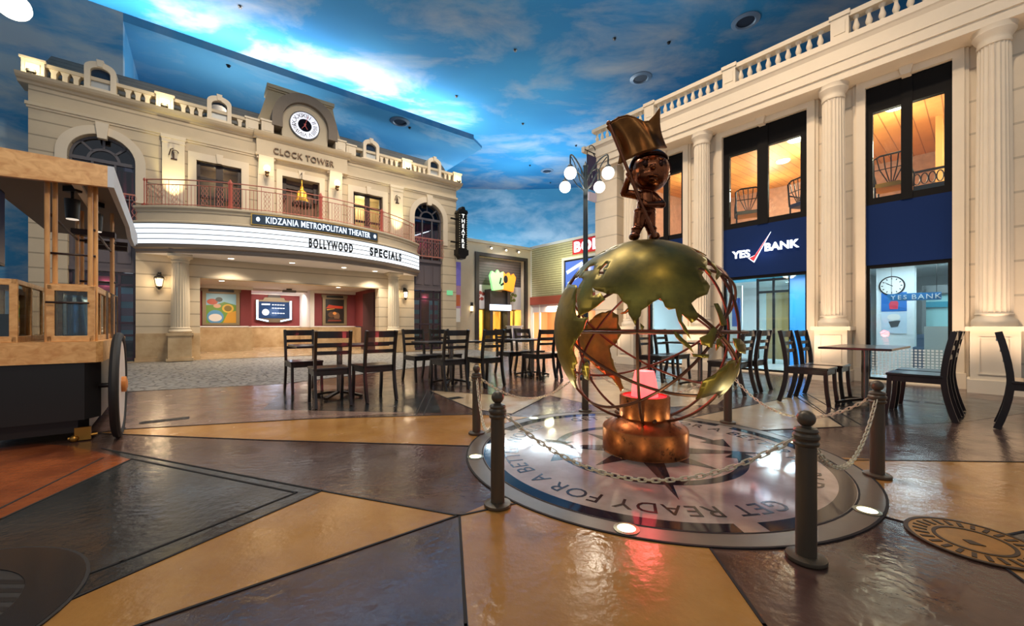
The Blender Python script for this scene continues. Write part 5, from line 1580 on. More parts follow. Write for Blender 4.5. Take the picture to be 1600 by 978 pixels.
def make_table():
    r = empty('cafe_table', (0, 0, 0), 0, 'x', 'table')
    m = MB(); m.box(-0.6, 0.6, -0.34, 0.34, 0.715, 0.742); m.build('table_top', WENGE, r, bevel=0.006)
    m = MB(); m.lathe([(0.038, 0.05), (0.038, 0.7), (0.09, 0.705), (0.09, 0.715)], seg=18); m.build('table_post', CHROME, r)
    for i in range(4):
        a = pi / 4 + i * pi / 2
        m = MB(); m.tube([(0.03 * cos(a), 0.03 * sin(a), 0.065), (0.18 * cos(a), 0.18 * sin(a), 0.05), (0.34 * cos(a), 0.34 * sin(a), 0.02)], 0, rect=(0.05, 0.03)); m.lathe([(0.025, 0), (0.025, 0.02)], (0.32 * cos(a), 0.32 * sin(a), 0), 10); m.build('table_foot', M('dark_steel', (70, 58, 50), 0.35, metal=0.8), r)
    return r
TB0 = make_table()
_tu = [False]
def table(x, y, lab):
    if not _tu[0]:
        o = TB0; _tu[0] = True
    else:
        o = copy_tree(TB0)
    o.location = (x, y, 0.005); o.rotation_euler = (0, 0, ANG_T)
    tag(o, lab, 'table', 'pedestal cafe tables')
table(-2.46, 5.66, 'dark pedestal cafe table nearest the theatre entrance, farthest left')
chair((-2.2, 4.9), 'far', 'dark ladder back chair nearest the viewer at the leftmost table', -4)
chair((-1.73, 5.28), 'far', 'dark ladder back chair right of the nearest one at the leftmost table', 2)
chair((-3.40, 6.33), 'near', 'dark ladder back chair on the theatre side of the leftmost table', 2)
table(-1.06, 6.95, 'pedestal cafe table second from left, behind the rear left bollard')
chair((-0.855, 6.2), 'far', 'ladder back chair at left near side of the second table from left', -2)
chair((-0.285, 6.55), 'far', 'ladder back chair just behind the rear left bollard, right near side of second table')
chair((-1.88, 7.51), 'near', 'ladder back chair facing viewer at left far side of second table', 2)
chair((-1.45, 7.85), 'near', 'ladder back chair mostly hidden at right far side of second table')
table(0.42, 8.15, 'farthest pedestal cafe table, seen left of the sculpture')
chair((0.68, 7.43), 'far', 'ladder back chair touching the left edge of the globe, third table')
chair((1.11, 7.77), 'far', 'ladder back chair hidden behind the globe at third table')
chair((-0.2, 8.55), 'near', 'ladder back chair facing viewer at left far side of third table')
chair((0.22, 8.87), 'near', 'small looking ladder back chair at right far side of third table')
table(3.2, 6.75, 'pedestal cafe table seen through the globe, left of the bank column')
chair((2.47, 7.5), 'near', 'ladder back chair seen through the globe above the red glow')
chair((2.9, 7.83), 'near', 'ladder back chair behind the one seen through the globe')
chair((3.93, 6.14), 'far', 'ladder back chair right of the globe, before the blue bank panel')
chair((3.48, 5.8), 'far', 'ladder back chair partly behind the right edge of the globe')
table(4.52, 5.08, 'pedestal cafe table in front of the bank, right of the sculpture')
chair((3.73, 5.42), 'near', 'ladder back chair nearest the globe at the bank side table')
chair((4.2, 5.77), 'near', 'ladder back chair second from the globe at the bank side table')
chair((4.73, 4.23), 'far', 'ladder back chair facing away at right front of the bank side table')
chair((5.16, 4.56), 'far', 'ladder back chair just behind the right front one at the bank side table')
chair((4.88, 3.98), 'near', 'ladder back chair cut by the right edge of the picture')

# ------------------------------------------------------------------ medallion in the floor
MC = (1.073, 3.213)
md = empty('floor_medallion', (MC[0], MC[1], 0), 0, 'polished round floor medallion with compass star and motto around the sculpture', 'floor inlay')
STONE = M('polished_pale_stone', (186, 174, 162), 0.07, col2=(152, 140, 130), vs=3.5, coat=0.3)
NAVI = M('polished_navy_stone', (26, 30, 44), 0.08, var=0.25, vs=6)
def ring(m, r0, r1, z0, z1, a0=0, a1=2 * pi, n=96):
    full = abs(a1 - a0 - 2 * pi) < 1e-6
    vs = []
    for i in range(n + 1):
        a = a0 + (a1 - a0) * i / n
        ca, sa = cos(a), sin(a)
        vs += [(r0 * ca, r0 * sa, z1), (r1 * ca, r1 * sa, z1), (r1 * ca, r1 * sa, z0), (r0 * ca, r0 * sa, z0)]
    fs = []
    for i in range(n):
        for k in range(4):
            l = (k + 1) % 4
            fs.append((i * 4 + k, i * 4 + l, i * 4 + 4 + l, i * 4 + 4 + k))
    if not full: fs += [(0, 1, 2, 3), (4 * n, 4 * n + 3, 4 * n + 2, 4 * n + 1)]
    m.add(vs, fs)
m = MB(); ring(m, 1.31, 1.425, 0.0, 0.006); m.build('kerb_ring', M('grey_green_stone', (116, 106, 92), 0.3, var=0.15, vs=5), md)
m = MB(); ring(m, 1.423, 1.436, 0.0, 0.0068); ring(m, 1.304, 1.314, 0.0, 0.0075); m.build('joint_ring', F_SEAM, md)
m = MB(); m.lathe([(1.31, 0.0), (1.31, 0.006)], seg=96, smooth=False); m.build('stone_disc', STONE, md)
for i in range(3):
    m = MB(); ring(m, 1.215, 1.3, 0.005, 0.0072, radians(-82 + i * 120), radians(-82 + i * 120 + 114), 48); m.build('navy_ring', NAVI, md)
for a0 in (200, 20):
    m = MB(); ring(m, 0.66, 0.73, 0.005, 0.0072, radians(a0), radians(a0 + 140), 48)
    for e_ in (a0, a0 + 140):
        c_, s_ = cos(radians(e_)), sin(radians(e_)); sg = -1 if e_ == a0 else 1
        t_ = (-s_ * sg, c_ * sg)
        m.prism([(c_ * 0.58, s_ * 0.58), (c_ * 0.84, s_ * 0.84), (c_ * 0.7 + t_[0] * 0.2, s_ * 0.7 + t_[1] * 0.2)], 'z', 0.005, 0.0073)
    m.build('arc_arrow', NAVI, md)
for i in range(4):
    a = radians(-97 + 90 * i)
    m = MB()
    for sg, mat in ((1, 0), (-1, 1)):
        m.cur = mat
        b = a + sg * 0.26
        m.prism([(0.95 * cos(a), 0.95 * sin(a)), (0.3 * cos(b), 0.3 * sin(b)), (0.3 * cos(a), 0.3 * sin(a))], 'z', 0.005, 0.0076)
    m.build('star_point', [NAVI, M('polished_brown_stone', (74, 58, 56), 0.08)], md)
    a += pi / 4
    m = MB(); m.prism([(0.6 * cos(a), 0.6 * sin(a)), (0.34 * cos(a + 0.2), 0.34 * sin(a + 0.2)), (0.34 * cos(a - 0.2), 0.34 * sin(a - 0.2))], 'z', 0.005, 0.0074); m.build('star_point', NAVI, md)
def motto(start, span):
    vs, fs, w, h = text_geo('GET READY FOR A BETTER WORLD', 1.0, 0.02, 1.12, 0.0)
    m = MB()
    out = []
    for v in vs:
        a = radians(start) - radians(span) * (v.x / w + 0.5)     # clockwise from above, tops outwards
        r_ = 1.085 + v.z / h * 0.125
        out.append((r_ * cos(a), r_ * sin(a), 0.0055 + (v.y + 0.01) / 0.02 * 0.0022))
    m.add(out, fs)
    m.build('motto_lettering', M('inlaid_dark_letter', (44, 34, 38), 0.12), md)
motto(-66, 158); motto(-246, 158)
# buried uplights
k = 0
UL = ('at the left of the ring', 'at the front of the ring', 'at the right front of the ring', 'at the right of the ring', 'at the back of the ring', 'at the left back of the ring')
for i in (188, 248, 308, 8, 68, 128):
    a = radians(i)
    x, y = MC[0] + 1.365 * cos(a), MC[1] + 1.365 * sin(a)
    r = empty('ground_uplight', (x, y, 0.006), 0, 'round glowing buried light ' + UL[k] + ' around the sculpture', 'lamp', 'buried lights around the medallion'); k += 1
    m = MB(); m.lathe([(0.062, 0.0), (0.062, 0.004), (0.044, 0.006), (0.044, 0.0)], seg=24, cap=False); m.build('steel_rim', M('rim_steel', (150, 150, 130), 0.3, metal=0.9), r)
    m = MB(); m.lathe([(0.044, 0.0), (0.044, 0.004)], seg=24); m.build('lamp_lens', M('uplight_lens', (255, 245, 200), 0.3, emit=(255, 240, 180), es=6), r)
    light('uplight_beam', 'SPOT', (x - 0.02 * cos(a), y - 0.02 * sin(a), 0.03), 16, (1.0, 0.88, 0.5), 0.04, target=(MC[0], MC[1], 1.1), angle=80, blend=0.8)

# ------------------------------------------------------------------ bollards and chains
BOL = M('bollard_bronze', (98, 86, 70), 0.38, metal=0.35, var=0.08)
def make_bollard():
    r = empty('rope_bollard', (0, 0, 0), 0, 'x', 'bollard')
    m = MB(); m.lathe([(0.074, 0), (0.076, 0.006), (0.074, 0.016), (0.06, 0.02), (0.045, 0.022)], seg=28); m.build('base_flange', BOL, r)
    m = MB(); m.lathe([(0.0385, 0.01), (0.0385, 0.5)], seg=24); m.build('shaft', BOL, r)
    m = MB(); m.lathe([(0.0385, 0.485), (0.046, 0.49), (0.049, 0.5), (0.043, 0.508), (0.044, 0.514), (0.05, 0.522), (0.05, 0.532), (0.042, 0.542), (0.046, 0.552), (0.04, 0.562), (0.02, 0.568), (0.014, 0.576)], seg=24); m.build('ring_collar', BOL, r)
    m = MB(); m.sphere((0, 0, 0.602), 0.035, 18, 12); m.build('ball_finial', BOL, r)
    return r
bollards = [(-0.08, 2.21), (1.26, 1.70), (2.43, 2.64), (2.23, 4.1), (0.86, 4.66), (-0.33, 3.69)]
BLAB = ('bronze bollard at left front of the medallion', 'bronze bollard nearest the viewer at right front of the medallion', 'bronze bollard at right of the medallion below the cafe table', 'bronze bollard behind the globe at right rear', 'bronze bollard behind the globe at rear, under the lamp post', 'bronze bollard at left rear of the medallion')
B0 = make_bollard()
for i, (x, y) in enumerate(bollards):
    o = B0 if i == 0 else copy_tree(B0)
    o.location = (x, y, 0.004)
    tag(o, BLAB[i], 'bollard', 'bollards around the medallion')
CHN = M('ivory_chain', (226, 214, 184), 0.4, var=0.1)
CLAB = ('pale link chain across the front of the sculpture between the two front bollards', 'pale link chain sagging between the nearest and right bollards', 'pale link chain at right rear between right and rear right bollards', 'pale link chain behind the globe between the two rear bollards', 'pale link chain at left rear behind the medallion', 'pale link chain at left between the left front and left rear bollards')
for i in range(6):
    a = Vector(bollards[i] + (0.515,)); b = Vector(bollards[(i + 1) % 6] + (0.515,))
    d = (b - a); L = hypot(d.x, d.y); u = Vector((d.x / L, d.y / L, 0))
    a += u * 0.045; b -= u * 0.045
    N = 42
    pts = [a.lerp(b, k / N) - Vector((0, 0, 0.265 * (1 - (2 * k / N - 1) ** 2))) for k in range(N + 1)]
    m = MB()
    for k in range(N):
        p, q = pts[k], pts[k + 1]
        t_ = (q - p); ln = t_.length; t_.normalize()
        sd = t_.cross(Vector((0, 0, 1))).normalized(); up = sd.cross(t_)
        n_ = sd if k % 2 else up
        n_ = (sd * 0.8 + up * 0.6) if k % 2 else (up * 0.8 - sd * 0.6)
        hl, hw = ln * 0.68, 0.0098
        c_ = (p + q) / 2
        loop = []
        for j in range(12):
            an = 2 * pi * j / 12
            loop.append(c_ + t_ * (hl - hw) * (1 if cos(an) > 0.01 else -1 if cos(an) < -0.01 else 0) + t_ * hw * cos(an) + n_ * hw * sin(an))
        m.tube(loop, 0.0034, 5, closed=True)
    o = m.build('link_chain', CHN)
    tag(o, CLAB[i], 'chain', 'chains between the bollards')

# ------------------------------------------------------------------ floor covers
r = empty('manhole_cover', (2.14, 1.84, 0.002), 0, 'round brass floor cover with ringed relief at lower right', 'manhole cover')
BRS = M('brass_relief', (176, 124, 50), 0.4, metal=0.6, var=0.2, vs=12)
DKB = M('dark_brass', (70, 46, 26), 0.5, metal=0.3)
m = MB(); ring(m, 0.215, 0.232, 0, 0.007, n=48); ring(m, 0.12, 0.135, 0, 0.007, n=48); m.build('dark_ring', DKB, r)
m = MB(); m.lathe([(0.216, 0), (0.216, 0.005)], seg=48, smooth=False); m.build('cover_plate', BRS, r)
m = MB()
for i in range(26):
    a = 2 * pi * i / 26
    m.box(0.15, 0.2, -0.008, 0.008, 0.004, 0.0075, Matrix.Rotation(a, 4, 'Z'))
m.build('relief_pattern', DKB, r)
m = MB(); m.prism([(-0.05, -0.03), (0.0, -0.05), (-0.01, 0.0), (-0.04, 0.01)], 'z', 0.004, 0.0075); m.build('relief_mark', DKB, r)
r = empty('floor_hatch', (-2.13, 1.22, 0.002), 0, 'dark round hatch with slate rim at the lower left corner', 'manhole cover')
m = MB(); ring(m, 0.4, 0.56, 0, 0.008, n=64); m.build('slate_rim', M('slate_rim', (36, 37, 39), 0.22, var=0.15), r)
m = MB(); m.lathe([(0.4, 0), (0.4, 0.005)], seg=48, smooth=False); ring(m, 0.558, 0.572, 0, 0.006, n=64); m.build('hatch_plate', M('hatch_brown', (34, 26, 22), 0.5, var=0.2, vs=10), r)
m = MB()
for i in range(14): m.box(-0.36, 0.36, -0.34 + i * 0.05, -0.315 + i * 0.05, 0.003, 0.0058)
m.build('tread_bars', M('tread_dark', (32, 25, 22), 0.4, metal=0.4), r)
k = 0
for (px_, py_), rz, lab in (((258, 657), ANG_T, 'dark slotted floor drain right of the cart wheel'), ((711, 622), ANG_T, 'small dark drain cover behind the rear left bollard'), ((1462, 630), ANG_R, 'small dark drain cover under the bank side chairs'), ((1420, 626), ANG_R, 'small dark drain cover left of the other one near the bank')):
    x, y = G(px_, py_)
    m = MB(); w_ = 0.2 if k == 0 else 0.1
    m.box(-w_, w_, -0.07, 0.07, 0, 0.003)
    for j in range(8): m.box(-w_ + 0.02 + j * (2 * w_ - 0.04) / 8, -w_ + 0.03 + j * (2 * w_ - 0.04) / 8, -0.06, 0.06, 0.003, 0.006)
    o = m.build('floor_drain', M('drain_dark', (50, 46, 44), 0.5, metal=0.4), None, (x, y, 0.001), rz)
    tag(o, lab, 'drain'); k += 1
# ------------------------------------------------------------------ globe sculpture
GL = Vector((MC[0], MC[1], 0.96)); GR = 0.73
gs = empty('globe_sculpture', (MC[0], MC[1], 0), 0, 'large openwork metal world globe on a round copper pedestal, lit red inside', 'sculpture')
_d = Vector((MC[0], MC[1], 0)).normalized()
FW = -_d; RT = Vector((_d.y, -_d.x, 0))
GTILT = radians(4.5)
def gp(lon, lat, r=GR):
    a = radians(lon - 82); b = radians(lat)
    f_, z_ = r * cos(a) * cos(b), r * sin(b)
    f_, z_ = f_ * cos(GTILT) + z_ * sin(GTILT), z_ * cos(GTILT) - f_ * sin(GTILT)
    return RT * (r * sin(a) * cos(b)) + FW * f_ + Vector((0, 0, z_ + GL.z))
COPPER = M('patinated_copper', (196, 118, 66), 0.36, metal=0.9, col2=(126, 62, 32), vs=7, rvar=0.1)
def _patina():
    nt = COPPER.node_tree; b = nt.nodes['Principled BSDF']
    tc = [n for n in nt.nodes if n.type == 'TEX_COORD'][0]
    n = nt.nodes.new('ShaderNodeTexNoise'); n.inputs['Scale'].default_value = 9; n.inputs['Detail'].default_value = 8; n.inputs['Roughness'].default_value = 0.7
    r = nt.nodes.new('ShaderNodeValToRGB'); r.color_ramp.elements[0].position = 0.58; r.color_ramp.elements[1].position = 0.68
    mx = nt.nodes.new('ShaderNodeMix'); mx.data_type = 'RGBA'; mx.inputs['B'].default_value = srgb((50, 32, 26))
    src = b.inputs['Base Color'].links[0].from_socket
    nt.links.new(tc.outputs['Object'], n.inputs['Vector']); nt.links.new(n.outputs['Fac'], r.inputs['Fac'])
    nt.links.new(r.outputs['Color'], mx.inputs['Factor']); nt.links.new(src, mx.inputs['A']); nt.links.new(mx.outputs['Result'], b.inputs['Base Color'])
_patina()
m = MB(); m.lathe([(0.335, 0.0), (0.335, 0.006), (0.33, 0.012), (0.33, 0.185), (0.322, 0.2), (0.24, 0.262), (0.2, 0.275), (0.0, 0.28)], seg=64, cap=False); m.build('pedestal_base', COPPER, gs)
m = MB(); m.lathe([(0.195, 0.27), (0.195, 0.435), (0.19, 0.445), (0.17, 0.445), (0.17, 0.42), (0.0, 0.42)], seg=48, cap=False); m.build('pedestal_drum', COPPER, gs)
m = MB(); m.lathe([(0.168, 0.421), (0.168, 0.436)], seg=40); m.build('red_light_disc', M('red_glow_disc', (220, 30, 40), 0.4, emit=(255, 20, 36), es=1.5), gs)
m = MB()
pr = [(0.105, 0.436), (0.1, 0.5), (0.088, 0.58), (0.075, 0.64), (0.0, 0.65)]
m.lathe(pr, seg=20, cap=False)
m.build('glowing_beacon', M('beacon_pink', (255, 130, 130), 0.4, emit=(255, 84, 84), es=2.0, var=0.1), gs)
light('beacon_light', 'POINT', (MC[0], MC[1], 0.78), 15, (1.0, 0.1, 0.1), 0.1)
ROD = M('rust_brown_rod', (98, 62, 46), 0.42, metal=0.7, var=0.15)
def great(name, tilt, az, rr=GR * 0.985, w=(0.022, 0.012)):
    m = MB()
    R_ = Matrix.Rotation(radians(az), 3, 'Z') @ Matrix.Rotation(radians(tilt), 3, 'X')
    pts = [R_ @ Vector((rr * cos(2 * pi * i / 72), rr * sin(2 * pi * i / 72), 0)) + Vector((0, 0, GL.z)) for i in range(72)]
    m.tube(pts, 0.0105, 7, closed=True)
    return m.build(name, ROD, gs)
great('equator_ring', 0, 0)
m = MB(); m.tube([Vector(((GR * 0.93) * cos(2 * pi * i / 72), (GR * 0.93) * sin(2 * pi * i / 72), GL.z + 0.0)) for i in range(72)], 0.008, 6, closed=True); m.build('inner_ring', ROD, gs)
great('meridian_ring', 90, 5); great('meridian_ring', 90, 68); great('meridian_ring', 90, 128)
great('tilted_ring', 36, 20); great('tilted_ring', 36, 200); great('tilted_ring', 38, 110); great('tilted_ring', 52, 290)
m = MB(); ring(m, 0.1, 0.2, 0.236, 0.25, n=40); m.build('mounting_collar', ROD, gs)
for i in range(3):
    a = radians(30 + 120 * i); m = MB(); m.cyl((0.17 * cos(a), 0.17 * sin(a), 0.24), (0.24 * cos(a), 0.24 * sin(a), 0.29), 0.014, 8); m.build('mounting_strut', ROD, gs)

LAND = M('olive_bronze', (152, 130, 54), 0.4, metal=0.85, col2=(92, 84, 44), vs=3.2, rvar=0.08)
CONT = {
 'africa': [(-6,35),(3,37),(10,37),(11,33),(20,32),(25,32),(32,31),(34,28),(37,22),(39,16),(43,11.5),(51,12),(48,5),(42,-2),(39,-7),(41,-15),(35,-20),(35,-24),(32,-28),(27,-34),(20,-35),(18,-32),(15,-27),(12,-18),(13,-10),(9,-1),(9,4),(4,6),(-4,5),(-8,4.5),(-13,9),(-17,14),(-16,21),(-13,28),(-9,32)],
 'eurasia': [(-9,43),(-9,37),(-5,36),(0,39),(3,42),(8,44),(12,42),(16,38.5),(18,40),(13,45),(19,42),(23,37),(24,40),(27,37),(36,36.5),(35,31.5),(34.5,28),(39,21),(43,13),(45,12.8),(52,16),(60,22),(56,26),(51,24),(48,30),(51,28),(57,26.5),(61,25),(67,25),(70,21),(73,19),(74,14),(77.5,8),(80,13),(80.5,16),(86,20),(90,22),(94,16),(97.5,16.5),(98.5,10),(101,5),(104,1.3),(103,5),(100,10),(100.5,13.5),(105,9),(109,12),(106,19),(110,21.5),(117,23.5),(121,28),(119,35),(122,37),(118,39),(122,40.5),(125,39),(126.5,35),(129,36),(128,40),(132,43),(140,48),(141,53),(137,54),(143,59),(155,59),(157,52),(163,58),(170,60),(178,63),(179,68),(179,86),(-20,86),(-25,76),(-18,72),(2,72),(12,70),(15,68),(5,61),(8,58),(11,59),(13,55.5),(8,54),(4,52),(-2,49),(-2,44)],
 'japan': [(130,32),(135,34),(140,35.5),(141.5,41),(145,43.5),(141.5,45),(139.5,41),(136,37),(131,34)],
 'sumatra': [(95.5,5.5),(98,4),(104,-2),(106,-6),(101,-2),(97,2)],
 'java': [(105,-6.2),(114.5,-7),(114.5,-9),(106,-8)],
 'borneo': [(109,1.5),(113,3),(117,7),(119,5),(117.5,1),(116,-4),(110,-2)],
 'sulawesi': [(119,-5.5),(119,0),(125,2.5),(121,0),(124,-4.5),(121,-3)],
 'new_guinea': [(131,0),(138,-1),(147,-5),(151,-10.5),(143,-9),(138,-8),(133,-4)],
 'philippines': [(120,18.5),(122.5,18.5),(124.5,13),(126.5,7),(122,7),(121,14)],
 'australia': [(114,-22),(122,-18),(130,-12),(136,-12),(139,-17.5),(142,-11),(146,-19),(153,-26),(150,-37),(144,-38.5),(138,-35),(131,-31.5),(124,-33),(115,-34.5)],
 'madagascar': [(44,-17),(49.5,-12.5),(50.5,-16),(47,-25),(44,-24)],
 'sri_lanka': [(79.8,9.5),(82,7.5),(80.5,5.5)],
 'new_zealand': [(173,-35),(178,-38),(175,-41),(171,-45),(167,-46),(171,-42),(174,-39)],
 'north_america': [(-168,66),(-156,71),(-128,71),(-95,73),(-82,71),(-80,63),(-94,60),(-92,57),(-82,53),(-79,55),(-77,62),(-65,59),(-56,52),(-66,45),(-70,42),(-76,35),(-81,31),(-80,26),(-83,30),(-90,29),(-97,27),(-97,20),(-90,21),(-88,16),(-83,11),(-79,9),(-84,9),(-95,15),(-105,20),(-112,29),(-118,34),(-124,42),(-125,49),(-135,58),(-150,60),(-163,55),(-158,60)],
 'south_america': [(-78,8),(-72,12),(-60,9),(-50,1),(-35,-6),(-39,-14),(-41,-22),(-48,-26),(-54,-34),(-58,-38),(-65,-42),(-68,-50),(-68,-55),(-74,-52),(-73,-40),(-71,-30),(-70,-18),(-76,-14),(-81,-5),(-78,1)],
 'british_isles': [(-5,50),(1,51.5),(-2,57),(-5,58.5),(-6,55),(-10,52)],
 'antarctic_link': [(-46,60),(-22,70),(-20,82),(-60,82),(-58,76)],
}
HOLES = {'eurasia': [[(18,55),(20,58),(18,62),(22,66),(25,65.5),(22,62.5),(30,60.5),(24,59),(21,56)], [(28,42),(31,46),(38,46.5),(41,42),(35,41.5)], [(47,43),(50,46.5),(53,46.5),(51,42),(54,38),(50,37)], [(33,64.5),(38,68),(42,67),(38,64)]]}
def inpoly(p, poly):
    c = False
    n = len(poly)
    for i in range(n):
        a = poly[i]; b = poly[(i + 1) % n]
        if (a[1] > p[1]) != (b[1] > p[1]) and p[0] < (b[0] - a[0]) * (p[1] - a[1]) / (b[1] - a[1]) + a[0]:
            c = not c
    return c
def landmass(name, outline, holes):
    rnd = random.Random(hash(name) % 1000 if False else len(name) * 7)
    def rough(loop, amp):
        out = []
        n = len(loop)
        for i in range(n):
            a = Vector(loop[i]); b = Vector(loop[(i + 1) % n])
            L = (b - a).length
            k = max(1, int(L / 2.4))
            if a.y > 75 and b.y > 75: k = max(1, int(L / 6))
            nr = Vector((-(b - a).y, (b - a).x)).normalized()
            for j in range(k):
                p = a.lerp(b, j / k)
                if j and a.y < 74: p = p + nr * rnd.uniform(-amp, amp)
                out.append(tuple(p))
        return out
    big = len(outline) > 9
    ol = rough(outline, 0.55 if big else 0.25)
    hs_ = [rough(h, 0.2) for h in holes]
    pts = []; edges = []
    for loop in [ol] + hs_:
        k = len(pts)
        pts += [Vector(p) for p in loop]
        edges += [(k + i, k + (i + 1) % len(loop)) for i in range(len(loop))]
    xs = [p[0] for p in ol]; ys = [p[1] for p in ol]
    st = 4.0 if big else 3.0
    x = min(xs)
    while x < max(xs):
        y = min(ys)
        while y < max(ys):
            q = (x + 0.37, y + 0.41)
            if inpoly(q, ol) and not any(inpoly(q, h) for h in hs_):
                pts.append(Vector(q))
            y += st
        x += st
    res = delaunay_2d_cdt(pts, edges, [], 0, 1e-4)
    P, F = res[0], res[2]
    keep = []
    for f in F:
        c = sum((P[i] for i in f), Vector((0, 0))) / len(f)
        if inpoly(c, ol) and not any(inpoly(c, h) for h in hs_):
            keep.append(tuple(f))
    m = MB()
    m.add([gp(p.x, p.y) for p in P], keep, True)
    return m
for nm, ol in CONT.items():
    m = landmass(nm, ol, HOLES.get(nm, []))
    o = m.build('landmass', LAND, gs)
    sd = o.modifiers.new('thickness', 'SOLIDIFY'); sd.thickness = 0.008; sd.offset = -1
m = MB(); m.lathe([(0.0, GL.z + GR + 0.001), (0.06, GL.z + GR - 0.001), (0.1, GL.z + GR - 0.006), (0.1, GL.z + GR - 0.014), (0.0, GL.z + GR - 0.012)], seg=32, cap=False); m.build('pole_cap', LAND, gs)

# ------------------------------------------------------------------ bronze flag bearer on the globe
BRZ = M('warm_bronze', (150, 84, 50), 0.26, metal=0.95, col2=(92, 48, 30), vs=6, rvar=0.06)
st = empty('flag_bearer_statue', (MC[0] + 0.0, MC[1] - 0.02, GL.z + GR - 0.004), 0, 'bronze statue of a plain child raising a large flag on top of the globe', 'statue')
def cap(m, p, q, r0, r1, n=10):
    p = Vector(p); q = Vector(q)
    for i in range(n + 1):
        t_ = i / n
        m.sphere(p.lerp(q, t_), r0 + (r1 - r0) * t_, 14, 10)
b_ = MB()
# shoes, legs, trunk, neck
for sx, ax, tw in ((-1, -0.085, -0.03), (1, 0.06, 0.0)):
    b_.sphere((ax + tw * 0.5, -0.035, 0.03), 0.044, 16, 10, (0.95, 1.45, 0.72))
    cap(b_, (ax, 0, 0.05), (ax * 0.62, 0.0, 0.13), 0.036, 0.041)
    cap(b_, (ax * 0.62, 0, 0.13), (0.0 + sx * 0.033, 0.01, 0.22), 0.044, 0.054)
    b_.sphere((ax * 0.8, 0, 0.1), 0.047, 14, 8, (1, 1, 0.4))
b_.sphere((0, 0.01, 0.235), 0.078, 18, 12, (1.05, 0.8, 0.75))
cap(b_, (0, 0.01, 0.24), (0.005, 0.01, 0.36), 0.072, 0.062)
b_.sphere((0, 0.01, 0.25), 0.085, 18, 12, (1.05, 0.85, 0.25))
cap(b_, (0.005, 0.01, 0.36), (0.02, 0.0, 0.43), 0.045, 0.042)
# head
hc_ = Vector((0.035, -0.005, 0.55))
b_.sphere(hc_, 0.152, 28, 20, (1.0, 0.95, 1.02))
b_.sphere(hc_ + Vector((-0.01, -0.045, -0.05)), 0.118, 22, 14, (1.05, 0.85, 0.8))
b_.sphere(hc_ + Vector((-0.03, -0.158, -0.014)), 0.025, 12, 8)
for sx in (-1, 1):
    b_.sphere(hc_ + Vector((0.15 * sx, 0.01, -0.018)), 0.038, 12, 8, (0.5, 0.9, 1.2))
    b_.sphere(hc_ + Vector((-0.022 + 0.062 * sx, -0.134, 0.056)), 0.025, 10, 6, (1.3, 0.5, 0.35))
b_.sphere(hc_ + Vector((-0.025, -0.145, -0.078)), 0.036, 12, 8, (1.3, 0.5, 0.25))
b_.sphere(hc_ + Vector((-0.025, -0.14, -0.104)), 0.034, 12, 8, (1.1, 0.5, 0.3))
# pole axis, hands on it
PA = Vector((0.03, -0.135, 0.0)); PB = Vector((-0.325, -0.125, 0.885))
def pole(t_): return PA.lerp(PB, t_)
H1 = pole(0.54); H2 = pole(0.29)
sh1 = Vector((-0.062, 0.0, 0.37)); el1 = Vector((-0.17, 0.01, 0.39))
cap(b_, sh1, el1, 0.036, 0.03); cap(b_, el1, H1 + Vector((0.0, 0.045, -0.01)), 0.03, 0.024)
sh2 = Vector((0.066, 0.0, 0.36)); el2 = Vector((0.115, -0.05, 0.28))
cap(b_, sh2, el2, 0.036, 0.03); cap(b_, el2, H2 + Vector((0.035, 0.0, -0.005)), 0.03, 0.024)
ax_ = (PB - PA).normalized()
def hand(c, palm_dir):
    pd = (palm_dir - ax_ * palm_dir.dot(ax_)).normalized()
    sd = ax_.cross(pd)
    b_.sphere(c + pd * 0.024, 0.027, 14, 10, (1, 1, 1.1))
    for i, (off, ln) in enumerate(((-0.024, 0.92), (-0.008, 1.05), (0.008, 1.0), (0.023, 0.85))):
        pr_ = None
        for j in range(9):
            an = -0.5 + j * 0.42 * ln
            p = c + ax_ * off + (pd * cos(an) + sd * sin(an)) * 0.0215
            b_.sphere(p, 0.0088 - 0.0003 * j, 8, 6)
    for j in range(7):
        an = 0.4 - j * 0.36
        p = c + ax_ * (0.034 + 0.001 * j) + (pd * cos(an) + sd * sin(an)) * 0.0215
        b_.sphere(p, 0.0098 - 0.0003 * j, 8, 6)
hand(H1, Vector((0.3, 1, 0))); hand(H2, Vector((1, 0.5, 0)))
body = b_.build('body', BRZ, st)
rm = body.modifiers.new('remesh', 'REMESH'); rm.mode = 'VOXEL'; rm.voxel_size = 0.0045; rm.use_smooth_shade = True
sm_ = body.modifiers.new('smooth', 'SMOOTH'); sm_.iterations = 4; sm_.factor = 0.5
m = MB()
for sx in (-1, 1):
    m2 = MB(); m2.sphere(hc_ + Vector((-0.022 + 0.06 * sx, -0.135, 0.02)), 0.025, 14, 10, (0.9, 0.5, 1.15)); m2.build('eye', M('dark_bronze', (60, 34, 26), 0.22, metal=0.9), st)
m.sphere(hc_ + Vector((0.004, 0.018, 0.018)), 0.157, 28, 18, (1.0, 0.97, 1.02))
hv = MB()
n_ = len(m.v)
keepf = []
for f, s__ in zip(m.f, m.sm):
    c = sum((Vector(m.v[i]) for i in f), Vector()) / len(f) - hc_
    if c.z > 0.088 or (c.y > 0.0 and c.z > -0.05):
        keepf.append(f)
hv.add(m.v, keepf, True)
ho = hv.build('hair', M('dark_bronze', (60, 34, 26), 0.22, metal=0.9), st)
sd = ho.modifiers.new('thickness', 'SOLIDIFY'); sd.thickness = 0.014; sd.offset = 0.6
m = MB(); m.sphere((0.0, -0.068, 0.25), 0.02, 12, 8, (1.2, 0.5, 1)); m.build('belt_buckle', BRZ, st)
